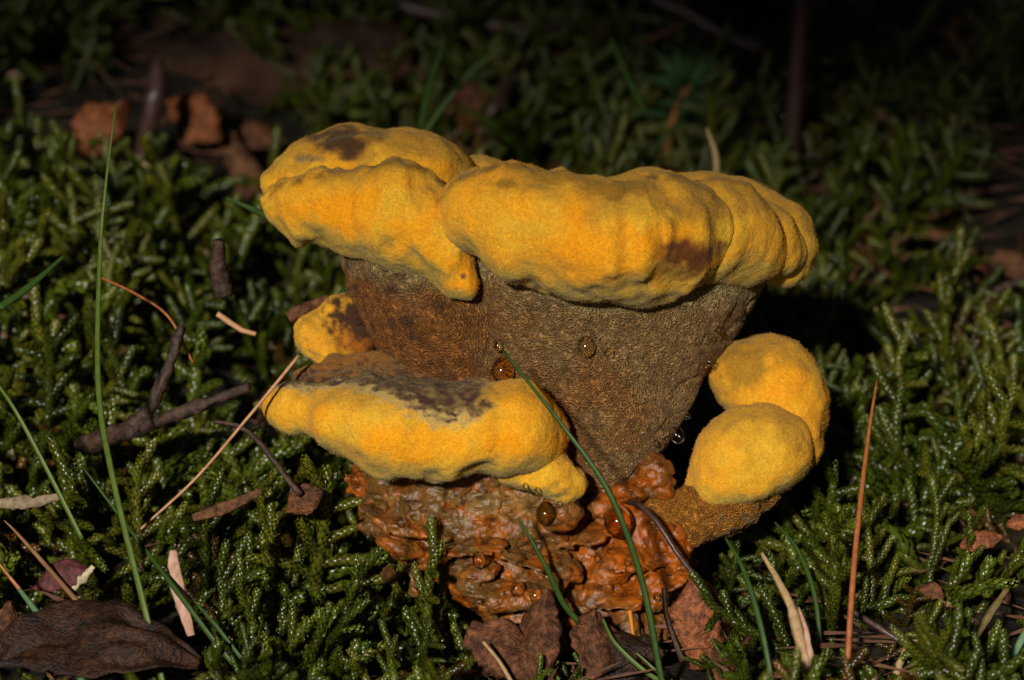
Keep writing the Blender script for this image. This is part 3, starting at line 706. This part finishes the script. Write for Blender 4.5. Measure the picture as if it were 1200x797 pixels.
def blade(px, w, mat, label, n=40, w1=.6, flat=.35, cat='grass blade', name='grass_blade', **kw):
    return sweep(name, px, w, w1, mat, label, cat, flat=flat, n=n, wmid=w * .95, turn=.25, **kw)
o = blade([(200, 840, -240), (170, 715, -225), (132, 560, -175), (115, 450, -125), (117, 300, -60), (124, 215, -40), (136, 120, -15)], 4.2, GRASS, 'tall slender green grass blade rising past the left moss bank', w1=1.2)
blade([(790, 850, -190), (776, 800, -195), (752, 680, -205), (715, 580, -215), (660, 500, -205), (590, 411, -165)], 4.2, GRASSD, 'dark green grass blade arching across the front of the brown stem', w1=1.8)
blade([(690, 740, -95), (662, 710, -100), (640, 665, -112), (608, 607, -118)], 4, GRASSD, 'short green blade leaning on the crusty foot of the fungus', w1=1.5)
gb = empty('grass_blade', Wp(100, 800, -235)); tag(gb, 'green grass blade with a red withered tip above the dark dead leaf', 'grass blade')
sweep('green_blade', [(104, 810, -235), (50, 728, -222), (22, 690, -212)], 4.5, 2.8, mat_simple('blue_green_blade', (.06, .13, .05), (.10, .19, .08), bump=.3, transl=.2), parent=gb, flat=.4, wmid=4.4, turn=.25)
sweep('withered_tip', [(23, 691, -212), (10, 675, -210), (-6, 655, -208)], 2.9, 1.2, ORN, parent=gb, flat=.4, turn=.25)
blade([(147, 795, -160), (110, 730, -158), (60, 670, -150), (20, 625, -140), (5, 610, -135)], 3.4, mat_simple('brown_stalk', (.14, .06, .02), (.24, .12, .05), bump=.4), 'brown dry stalk bent over the dark dead leaf', cat='stalk', name='dry_stalk', flat=.8)
blade([(96, 632, -95), (60, 560, -85), (20, 485, -75), (-10, 440, -80)], 3.2, GRASS, 'green blade slanting up out of the left moss', w1=2)
blade([(330, 840, -240), (262, 765, -230), (205, 690, -205), (150, 618, -140), (95, 545, -110)], 3.6, GRASSD, 'long dark green blade lying across the moss toward the tall blade', w1=1.2)
blade([(312, 810, -225), (250, 730, -205), (213, 690, -180)], 3.0, GRASSD, 'shorter dark blade beside the long dark blade', w1=1)
blade([(908, 820, -225), (893, 740, -205), (872, 670, -175), (850, 630, -145)], 4, GRASSD, 'dark green blade bending up beside the pointed dead leaf', w1=1.6)
blade([(962, 770, -170), (955, 700, -150), (935, 645, -120), (908, 612, -95)], 3.2, GRASSD, 'thin dark blade curving beneath the right lobes', w1=1.2)
blade([(1160, 815, -230), (1200, 745, -230), (1230, 690, -225)], 5, mat_simple('blue_green_grass', (.10, .20, .09), (.16, .28, .14), bump=.3, transl=.2), 'pale blue green blade cutting the far right corner of the moss', w1=4)
blade([(800, 810, -150), (760, 790, -150), (722, 755, -140), (706, 725, -125)], 3.4, GRASS, 'green blade rooted among the curled dead leaves', w1=1.6)
blade([(860, 815, -150), (790, 800, -158), (745, 765, -150)], 3.0, GRASS, 'small green blade crossing below the long arching blade', w1=1.4)
blade([(322, 258, 60), (295, 245, 75), (265, 232, 85)], 4, GRASSD, 'dark blade behind the left edge of the upper cap', w1=1.5)
blade([(0, 360, 60), (35, 335, 80), (75, 300, 110)], 5, GRASSD, 'broad dark blade sunk in the far left moss', w1=2)
for k, (p, l) in enumerate([([(492, 150, 900), (503, 100, 880), (520, 50, 850)], 'dim upright grass blade behind the left cap'), ([(510, 140, 1000), (545, 90, 980), (590, 55, 960)], 'dim slanting grass blade behind the left cap'),
                            ([(840, 205, 700), (838, 180, 690), (828, 150, 680)], 'pale curved stalk below the conifer seedling'), ([(755, 130, 900), (735, 90, 880), (715, 45, 860)], 'dim blade leaning away from the conifer seedling'),
                            ([(495, 160, 800), (515, 130, 790), (535, 105, 780)], 'short broad dim blade behind the left cap')]):
    blade(p, 4, STRAW if k == 2 else GRASSD, l, w1=1.5)
# needles and stalks
sweep('dry_needle', [(165, 620, -110), (230, 560, -95), (290, 490, -75), (350, 417, -60)], 1.6, 2.2, PINK, 'pale brown pine needle slanting from the moss up to the lower shelf', 'needle', flat=.7)
sweep('dry_needle', [(990, 840, -262), (993, 780, -255), (1003, 640, -210), (1018, 510, -140), (1028, 445, -95)], 4.4, 1.4, ORN, 'upright red brown needle standing in the right hand moss', 'needle', flat=.7, wmid=3.6)
st = empty('dry_stalk', Wp(962, 830, -265)); tag(st, 'frayed straw coloured stalk leaning in the moss below the right lobes', 'stalk')
sweep('shaft', [(962, 830, -265), (945, 770, -255), (922, 700, -235), (893, 648, -205)], 9, 2.2, STRAW, parent=st, flat=.5, rough=.4, wmid=6.5)
sweep('peeling_fibre', [(936, 712, -240), (945, 742, -258), (958, 810, -270)], 1.5, 5, SPLIT, parent=st, flat=.5, rough=.4)
sweep('dry_needle', [(118, 325, 120), (160, 345, 90), (198, 372, 70), (226, 425, 60)], 1.4, 1.8, ORN, 'thin orange needle arching over the left moss bank', 'needle')
sweep('dry_needle', [(600, 800, -170), (585, 775, -172), (566, 752, -170)], 3, 2, STRAW, 'short straw coloured needle lying on the folded dead leaf', 'needle')
sweep('dry_needle', [(742, 745, -98), (740, 730, -95), (738, 716, -90)], 2, 3, mat_simple('bright_orange', (.5, .16, .01), (.6, .22, .02), bump=.2), 'tiny bright orange needle under the fungus base', 'needle')
sweep('dark_stem', [(250, 494, -60), (280, 500, -75), (305, 520, -85), (330, 552, -90), (352, 580, -92)], 2.6, 4, TWIG, 'dark curved stem hooked over the moss left of the lower shelf', 'stem', rough=.25)
sweep('twig', [(998, 716, -150), (1040, 742, -170), (1080, 768, -180), (1120, 790, -180)], 4, 5, TWIGP, 'thin purple brown twig lying in the right moss beside the upright needle', 'twig', rough=.2)
sweep('dry_moss_stem', [(1112, 706, -180), (1085, 735, -190), (1062, 762, -195), (1050, 790, -195)], 3, 5, STRAW, 'withered tan moss stem curling over the purple twig', 'stem', rough=.5)
sweep('dry_moss_stem', [(1180, 690, -165), (1150, 735, -180), (1128, 770, -190), (1120, 810, -190)], 4, 6, mat_simple('olive_stem', (.09, .06, .02), (.2, .14, .05), bump=.8), 'withered olive moss stem in the right corner moss', 'stem', rough=.5)
# twigs at the left
tw = empty('forked_twig', Wp(150, 500, 10)); tag(tw, 'wet dark forked twig lying in the left moss', 'twig')
sweep('branch', [(95, 522, 110), (150, 506, 55), (190, 492, 28), (235, 475, 8), (292, 452, -4)], 12, 6, TWIG, parent=tw, rough=.55, ns=10, n=34, wmid=8)
sweep('branch', [(160, 500, 40), (178, 475, 32), (196, 435, 30), (212, 382, 34)], 11, 6, TWIG, parent=tw, rough=.55, ns=10, n=34, seed=4, wmid=7)
sweep('broken_stub', [(262, 345, 75), (256, 308, 60), (257, 282, 48)], 13, 6, TWIG, 'broken dark stub with a pale tip standing in the left moss', 'twig', rough=.3, ns=8)
sweep('twig', [(338, 372, 30), (360, 360, 30), (385, 350, 35)], 8, 5, BARK, 'short pinkish twig end poking out beside the small side shelf', 'twig', rough=.2, ns=8)
sweep('twig', [(255, 368, 40), (280, 385, 35), (300, 392, 32)], 4, 3, PINK, 'thin pink twig lying in the moss above the forked twig', 'twig', rough=.2)
# hanging stalk of the leaf and dark stalk beside
def strip(name, px, w, mat, label, cat, thick=.35, **kw): return sweep(name, px, w * .6, w * .5, mat, label, cat, flat=thick, wmid=w, **kw)
strip('bark_strip', [(226, 607, -85), (262, 596, -92), (306, 576, -92)], 8, BARK, 'flat orange brown bark strip lying on the moss', 'bark', rough=.2, ns=8)
strip('wood_splinter', [(224, 745, -190), (212, 700, -188), (204, 665, -180), (203, 645, -172)], 9, SPLIT, 'pale pink split wood splinter stuck upright in moss', 'splinter', rough=.35, ns=8)
strip('lichen_flake', [(82, 694, -140), (95, 680, -142), (110, 664, -142)], 6, mat_simple('lichen', (.25, .2, .11), (.6, .5, .32), scale=500., bump=1.), 'pale crumbly lichen flake beside the red leaf scrap', 'lichen', rough=.5)
strip('dry_moss_stem', [(-10, 590, -60), (30, 590, -65), (70, 582, -65)], 8, mat_simple('dead_moss', (.12, .085, .05), (.3, .22, .13), scale=600., bump=1.), 'withered grey brown moss shoot lying on the left moss', 'stem', rough=.6, ns=8)

# ------------------------------------------------------------------ leaves
def leaf(name, px, width, mat, label, cat='leaf', roll=0., cup=.25, wave=.12, nu=30, nv=15, tipw=.02, basew=.05, seed=1, peak=.45, rag=.14, parent=None, th=.00035, veinamp=.035):
    "px: midrib from base to tip; width = half width in px; roll turns the blade about its midrib"
    W = np.array([to_world(local(u, v, d)) for u, v, d in px]); path = spline(W, nu)
    T = np.gradient(path, axis=0); T /= np.linalg.norm(T, axis=1, keepdims=True); V = []; F = []
    ds = 1 + np.mean([p[2] for p in px]) / DP
    for i in range(nu):
        t = i / (nu - 1)
        prof = np.interp(t, [0, peak * .35, peak * .75, peak, (1 + peak) / 2, .9, 1], [basew, .55, .93, 1, .78, .3, tipw])
        s0 = np.cross(T[i], VIEW); s0 /= np.linalg.norm(s0); n0 = np.cross(s0, T[i])
        c_, s_ = math.cos(roll), math.sin(roll); s1 = s0 * c_ + n0 * s_; n1 = n0 * c_ - s0 * s_
        for j in range(nv):
            q = 2 * j / (nv - 1) - 1; nz = fbm(np.array([t * 3.2 + seed, q * 1.6 + seed * 2.1, seed * .7]), 2)
            ww = width * K * ds * prof * (1 + rag * float(vnoise(np.array([t * 14, seed + (3 if q > 0 else 0), 1.]))))
            vein = veinamp * math.sin((t * 11 + abs(q) * 4.) * 2.2) * abs(q)
            V.append(path[i] + s1 * q * ww + n1 * width * K * ds * (cup * q * q + wave * float(nz) + vein))
    for i in range(nu - 1):
        for j in range(nv - 1): F.append((i * nv + j, i * nv + j + 1, (i + 1) * nv + j + 1, (i + 1) * nv + j))
    o = mesh_obj(name, V, F, mat, parent, True, origin=None if parent else tuple(path[0]))
    sm = o.modifiers.new('thickness', 'SOLIDIFY'); sm.thickness = th
    if label: tag(o, label, cat)
    return o
lf = empty('dead_leaf', Wp(815, 680, -95)); tag(lf, 'pointed orange brown dead leaf hanging from a dark stalk beside the fungus', 'leaf')
leaf('blade', [(815, 672, -112), (820, 705, -118), (822, 740, -118), (818, 785, -112)], 36, LEAFR, None, parent=lf, roll=.15, cup=.22, wave=.06, peak=.62, tipw=.25, seed=3)
sweep('stalk', [(815, 676, -112), (795, 650, -100), (770, 612, -88), (752, 594, -72), (736, 588, -60)], 3.2, 3.4, TWIGP, parent=lf, ns=7)
sweep('midrib', [(816, 676, -114), (838, 715, -125), (852, 750, -128)], 2.2, 1.0, TWIGP, parent=lf, ns=6)
sweep('dark_stem', [(778, 690, -105), (782, 725, -120), (800, 775, -130)], 3, 3.5, TWIG, 'dark wet stem standing left of the pointed dead leaf', 'stem')
leaf('dead_leaf', [(700, 715, -118), (706, 755, -135), (712, 830, -150)], 34, LEAF, 'curled reddish dead leaf standing under the fungus base', roll=.5, cup=.5, wave=.25, seed=7, basew=.4, peak=.35)
leaf('dead_leaf', [(640, 690, -110), (625, 740, -128), (600, 830, -150)], 30, LEAF, 'folded ribbed brown dead leaf below the fungus foot', roll=-.5, cup=.5, wave=.2, seed=9, basew=.1, peak=.6)
leaf('dead_leaf', [(548, 742, -125), (590, 760, -140), (660, 800, -150)], 34, LEAF, 'flat brown dead leaf with a torn pale edge in the moss', roll=.3, cup=.2, wave=.25, seed=12, basew=.5, peak=.4)
leaf('dead_leaf', [(770, 760, -120), (740, 780, -135), (700, 815, -150)], 40, LEAFD, 'crumpled dark dead leaf beneath the curled reddish leaf', roll=.1, cup=.5, wave=.4, seed=15, basew=.5)
leaf('dead_leaf', [(235, 772, gd(235, 772, .02)), (150, 748, gd(150, 748, .022)), (60, 745, gd(60, 745, .022)), (-20, 780, gd(-20, 780, .02))], 58, LEAFD, 'large leathery dark brown dead leaf lying under the grass blades', roll=-.75, cup=.05, wave=.30, veinamp=.012, rag=.16, seed=21, nu=44, nv=23, peak=.5, basew=.12)
leaf('dead_leaf', [(40, 690, -138), (75, 672, -140), (105, 668, -138)], 18, mat_simple('crimson_leaf', (.06, .012, .012), (.12, .03, .03), scale=300.), 'small crimson leaf scrap beside the pale lichen flake', roll=.4, seed=22)
leaf('dead_leaf', [(-10, 760, -145), (5, 735, -145), (12, 705, -145)], 18, LEAF, 'small torn brown leaf piece at the big leaf edge', roll=-.3, seed=24)
leaf('dead_leaf', [(335, 600, -75), (355, 585, -85), (378, 575, -85)], 18, LEAF, 'small dark red leaf scrap tucked against the fungus foot', roll=.2, seed=26)
leaf('dead_leaf', [(300, 790, -165), (265, 782, -168), (225, 790, -168)], 18, LEAFD, 'small black crumbling leaf in the moss beside the large leaf', roll=.2, seed=27)
leaf('dead_leaf', [(1125, 640, -20), (1150, 632, -24), (1175, 628, -24)], 14, LEAFR, 'small orange leaf scrap half buried in the right moss', roll=.5, seed=28)
leaf('dead_leaf', [(1180, 615, -10), (1195, 612, -12), (1215, 610, -12)], 9, LEAFR, 'bright orange leaf fragment near the half buried scrap', roll=.2, seed=29)
leaf('dead_leaf', [(1078, 690, -80), (1092, 692, -82), (1106, 700, -82)], 10, LEAF, 'tiny brown leaf crumb beside the withered tan stem', roll=.2, seed=30)
leaf('dead_leaf', [(830, 760, -135), (850, 785, -145), (860, 820, -150)], 18, LEAF, 'narrow brown dead leaf lying below the pointed orange leaf', roll=.5, seed=31)

# background litter
d0 = gd(280, 150)
def bleaf(px, w, mat, lab, **kw): return leaf('dead_leaf', px, w, mat, lab, **kw)
bleaf([(70, 175, gd(100, 180) - 60), (105, 150, gd(100, 180) - 90), (150, 118, gd(100, 180) - 100)], 32, LEAFR, 'orange brown curled dead leaf before the rotten log', roll=.2, cup=.5, wave=.4, seed=41)
bleaf([(195, 118, gd(230, 165) - 40), (225, 140, gd(230, 165) - 80), (258, 165, gd(230, 165) - 90)], 30, LEAFR, 'rust coloured dead leaf with green edge under the rotten log', roll=-.2, cup=.4, wave=.3, seed=42)
bleaf([(255, 160, gd(290, 180)), (290, 158, gd(290, 180) - 40), (335, 165, gd(290, 180) - 50)], 18, LEAF, 'small brown dead leaf beside the bark stick', roll=.2, cup=.4, seed=43)
bleaf([(-20, 150, gd(0, 190)), (0, 165, gd(0, 190) - 30), (14, 195, gd(0, 190) - 40)], 16, LEAFR, 'orange leaf edge by the far left moss', roll=.2, seed=44)
bleaf([(520, 140, gd(540, 165) - 60), (545, 120, gd(540, 165) - 80), (575, 118, gd(540, 165) - 90)], 26, LEAF, 'dim red leaf lying behind the upper cap', roll=.2, cup=.4, seed=45)
sweep('bark_stick', [(228, 115, gd(270, 190) + 60), (262, 160, gd(270, 190)), (300, 225, gd(270, 190) - 70)], 9, 20, BARK, 'rough reddish bark stick leaning below the rotten log', 'stick', rough=.35, ns=10)
sweep('twig', [(186, 70, gd(170, 190) - 40), (180, 120, gd(170, 190) - 60), (165, 192, gd(170, 190) - 30)], 7, 10, TWIGP, 'dark upright twig in front of the rotten log', 'twig', rough=.3, ns=8, wmid=12)
sweep('dry_stalk', [(155, 182, gd(170, 230) - 60), (176, 200, gd(170, 230) - 60), (187, 240, gd(170, 230) - 30)], 2.5, 2, STRAW, 'pale hooked stalk below the dark upright twig', 'stalk')
# log
def rotten_log():
    d = gd(300, 140) + 130; A = np.array(to_world(local(80, 96, d))); B = np.array(to_world(local(480, 66, d + 40)))
    path = spline([A, A * .5 + B * .5 + np.array([0, 0, -.004]), B], 46); s = 1 + d / DP
    V, F = tube_geo(path, np.interp(np.linspace(0, 1, 46), [0, .1, .5, .9, 1], [36, 50, 58, 52, 34]) * K * s, 1., 26, .22, 8)
    o = mesh_obj('rotten_log', V, F, WOOD, None, True, origin=tuple(path[0])); tag(o, 'dark rotten log lying behind the moss and dead leaves', 'log')
rotten_log()
db = gd(650, 60) - 200
br = empty('fallen_branch', Wp(600, 40, db)); tag(br, 'long dark fallen branch with a downward fork behind the fungus', 'branch')
sweep('limb', [(420, -10, db), (510, 18, db), (600, 33, db - 20), (720, 38, db), (850, 46, db + 30), (905, 55, db + 60)], 8, 6, TWIGP, parent=br, rough=.25, ns=9, wmid=9)
sweep('fork', [(612, 36, db - 20), (604, 75, db - 120), (580, 125, db - 260), (545, 165, gd(548, 170) - 20)], 9, 6, TWIGP, parent=br, rough=.25, ns=9)
sweep('fallen_branch', [(745, -12, db - 60), (800, 15, db - 80), (845, 40, db - 90), (890, 58, db - 90)], 7, 8, TWIGP, 'thinner dark branch crossing above the conifer seedling', 'branch', rough=.25, ns=8)
sweep('twig', [(757, 47, db - 110), (780, 38, db - 110), (805, 26, db - 110)], 4, 3, BARK, 'short pale twig end by the thinner dark branch', 'twig')
dv = gd(925, 215)
pb = Wp(925, 215, dv); pt = pb + Vector((0.004, .02, .34))
sweep('dead_sapling', None, 15, 11, TWIGP, 'dark upright dead sapling behind the right side of the cap', 'sapling', pts=[pb, pb * .6 + pt * .4 + Vector((.003, 0, 0)), pt], rough=.2, ns=9)
for px, w, mt, nm, lb in [
    ([(972, 236, gd(990, 262)), (990, 250, gd(990, 262) - 10), (1012, 268, gd(990, 262) - 20)], 9, BARK, 'bark_chip', 'pale brown bark chip lying behind the right cap'),
    ([(1018, 214, gd(1030, 240)), (1030, 230, gd(1030, 240)), (1042, 246, gd(1030, 240) - 10)], 8, BARK, 'bark_chip', 'small dark bark chip above the pale brown chip'),
    ([(976, 285, gd(990, 318)), (988, 305, gd(990, 318) - 10), (1002, 330, gd(990, 318) - 20)], 9, BARK, 'bark_chip', 'reddish bark chip standing in the moss below the pale chip'),
    ([(1085, 272, gd(1120, 300)), (1120, 285, gd(1120, 300) - 20), (1165, 306, gd(1120, 300) - 30)], 9, BARK, 'bark_strip', 'long brown bark strip lying on the right moss'),
    ([(1108, 296, gd(1130, 315)), (1130, 305, gd(1130, 315) - 10), (1158, 322, gd(1130, 315) - 20)], 7, LEAFR, 'bark_strip', 'shorter orange bark strip below the long strip'),
    ([(1165, 300, gd(1185, 325)), (1190, 312, gd(1185, 325) - 20), (1225, 330, gd(1185, 325) - 20)], 18, BARK, 'bark_chunk', 'thick brown bark chunk at the end of the long strip'),
    ([(1158, 345, gd(1180, 360)), (1180, 335, gd(1180, 360) - 10), (1212, 325, gd(1180, 360) - 10)], 5, TWIG, 'twig', 'thin twig leaning on the thick bark chunk'),
    ([(1026, 360, gd(1030, 395) - 20), (1029, 375, gd(1030, 395) - 20), (1031, 394, gd(1030, 395))], 3, STRAW, 'dry_stalk', 'thin upright stalk end right of the fungus'),
    ([(1035, 397, gd(1060, 398)), (1068, 393, gd(1060, 398) - 10), (1105, 390, gd(1060, 398) - 10)], 3, STRAW, 'twig', 'thin pale twig lying flat right of the fungus'),
    ([(1170, 404, gd(1190, 410)), (1190, 405, gd(1190, 410) - 8), (1215, 408, gd(1190, 410) - 8)], 8, BARK, 'bark_chip', 'brown chip at the edge of the right moss'),
    ([(1030, 412, gd(1060, 415)), (1070, 410, gd(1060, 415)), (1120, 420, gd(1060, 415))], 7, LEAFD, 'bark_strip', 'dark red strip lying under the thin pale twig'),
    ([(5, 78, gd(10, 95)), (14, 85, gd(10, 95)), (22, 95, gd(10, 95))], 7, SPLIT, 'wood_chip', 'pale chip in the far left moss'),
]:
    sweep(nm, px, w * .6, w * .5, mt, lb, nm.split('_')[-1], flat=.5, rough=.3, ns=8, wmid=w)

# conifer seedling
dsd = gd(778, 205)
sd0 = Wp(778, 205, dsd); s_ = 1 + dsd / DP
seed = empty('conifer_seedling', sd0); tag(seed, 'tiny conifer seedling with thin green needles behind the fungus', 'seedling')
stem_pts = [sd0, Wp(784, 160, dsd - 15), Wp(793, 128, dsd - 30), Wp(808, 98, dsd - 40)]
sweep('stem', None, 5.5, 6, mat_simple('seedling_stem', (.30, .12, .03), (.45, .20, .06), bump=.6), parent=seed, pts=stem_pts, ns=8, rough=.3)
NEED = mat_simple('seedling_needles', (.05, .12, .04), (.08, .18, .06), scale=300., bump=.2, rough=.45)
sp = spline(stem_pts, 40); r5 = np.random.default_rng(8); nmesh = None
Vn, Fn = tube_geo(np.array([[0, 0, 0], [0, .0006, .33], [0, .001, .7], [0, 0, 1.]]) * np.array([1, 1, 1]), [.016, .020, .018, .004], 1., 5)
for k in range(64):
    f = r5.uniform(.35, 1) if k > 26 else r5.uniform(.93, 1); p = Vector(sp[int(f * 39)]) - sd0; a = r5.uniform(0, 6.28)
    el = r5.uniform(.1, 1.2) if f > .9 else r5.uniform(-.5, .5)
    d = Vector((math.cos(a) * math.cos(el), math.sin(a) * math.cos(el), math.sin(el)))
    if nmesh is None:
        o = mesh_obj('needle', Vn, Fn, NEED, None); nmesh = o.data; 
    else: o = bpy.data.objects.new('needle', nmesh); C.objects.link(o)
    o.parent = seed; o.location = p; o.rotation_mode = 'QUATERNION'; o.rotation_quaternion = d.to_track_quat('Z', 'Y'); L = r5.uniform(42, 64) * K * s_; o.scale = (L * 1.6, L * 1.6, L)

# loose needles and crumbs on the soil
LV = []; LF = []
for k in range(2600):
    y = rng.uniform(-.1, .9); w = .2 + .3 * max(y, 0); x = rng.uniform(-w, w); h = float(ground_h(x, y)) + .0015 + rng.uniform(0, .004)
    a = rng.uniform(0, 6.28); l = rng.uniform(.004, .016); dv_ = np.array([math.cos(a), math.sin(a), rng.normal(0, .2)]) * l; wd = rng.uniform(.0004, .0012)
    sv = np.array([-math.sin(a), math.cos(a), 0]) * wd; c = np.array([x, y, h]); b = len(LV); up = np.array([0, 0, wd])
    LV += [c - dv_, c + sv, c + dv_, c - sv, c + up]; LF += [(b, b + 1, b + 4), (b + 1, b + 2, b + 4), (b + 2, b + 3, b + 4), (b + 3, b, b + 4)]
lo_ = mesh_obj('needle_litter', LV, LF, mat_simple('litter', (.05, .022, .012), (.16, .07, .035), scale=60., bump=0), None, False)
tag(lo_, 'scattered brown needle and bark crumbs between the moss', 'litter', None, 'stuff')

# ------------------------------------------------------------------ drops on the fungus
def drop_mesh():
    import bmesh
    bm = bmesh.new(); bmesh.ops.create_uvsphere(bm, u_segments=20, v_segments=14, radius=1)
    for v in bm.verts:
        if v.co.z > 0: v.co.x *= 1 - .18 * v.co.z; v.co.y *= 1 - .18 * v.co.z
    me = bpy.data.meshes.new('droplet'); bm.to_mesh(me); bm.free()
    me.polygons.foreach_set('use_smooth', [True] * len(me.polygons)); return me
AMB = mat_drop((1, .90, .62), .35); ORD = mat_drop((1, .74, .34), .35); CLR = mat_drop((1, .94, .78), .4); DKD = mat_drop((.45, .38, .12), .5)
bd = {}
for m_ in (AMB, ORD, CLR, DKD): q = drop_mesh(); q.materials.append(m_); bd[m_.name] = q
def drop(u, v, r, mt, label, group=None, sink=.25):
    d = surf_d(u, v, max(3, r * .5)); p = Wp(u, v, d - r * sink)
    o = bpy.data.objects.new('droplet', bd[mt.name]); C.objects.link(o); o.location = p; o.rotation_euler = (-PITCH, 0, 0); o.scale = (r * K * .95, r * K * .75, r * K * 1.1)
    tag(o, label, 'droplet', group)
for a in [(687, 406, 11.5, AMB, 'largest round amber droplet clinging to the middle of the pored stem'), (714, 414, 6, AMB, 'small droplet just beside the largest amber droplet on the stem'),
          (589, 434, 14.5, ORD, 'orange droplet where the grass blade tip meets the stem'), (584, 405, 7, AMB, 'small clear droplet above the orange droplet'),
          (794, 510, 10, CLR, 'big glassy droplet in the dark hollow beside the right lobes'), (725, 611, 18, ORD, 'large orange droplet on the rusty base behind the grass blade'),
          (640, 602, 13, DKD, 'dark olive droplet sitting in a hollow of the lower foot'), (391, 543, 8.5, ORD, 'amber droplet hanging below the left end of the lower shelf'), (420, 377, 4, CLR, 'tiny glinting droplet on the small side shelf')]:
    drop(*a)
tiny = [('tiny clear droplet on the right edge of the pored stem', 'tiny droplets on the stem', [(842, 386, 4), (832, 424, 5), (725, 440, 2.5), (836, 396, 2), (826, 430, 2.5)]),
        ('tiny clear droplet beside the big glassy droplet in the dark hollow', 'tiny droplets in the hollow', [(780, 508, 4), (784, 527, 5), (806, 488, 4), (768, 519, 4), (800, 528, 4), (776, 512, 2.5), (804, 536, 2)]),
        ('tiny clear droplet on the rusty orange base of the fungus', 'tiny droplets on the base', [(712, 572, 3), (748, 586, 4), (755, 640, 3), (770, 700, 5), (690, 640, 3), (735, 660, 4), (700, 655, 4), (762, 612, 2.5)]),
        ('small droplet on the crusty foot under the lower shelf', 'small droplets on the foot', [(470, 612, 6), (520, 655, 5), (630, 575, 4), (616, 570, 4), (606, 690, 9), (628, 698, 8), (656, 590, 3), (562, 656, 9), (478, 620, 3)])]
for lb, gp, L in tiny:
    for u, v, r in L: drop(u, v, r, CLR if r < 6 else AMB, lb, gp, .3)
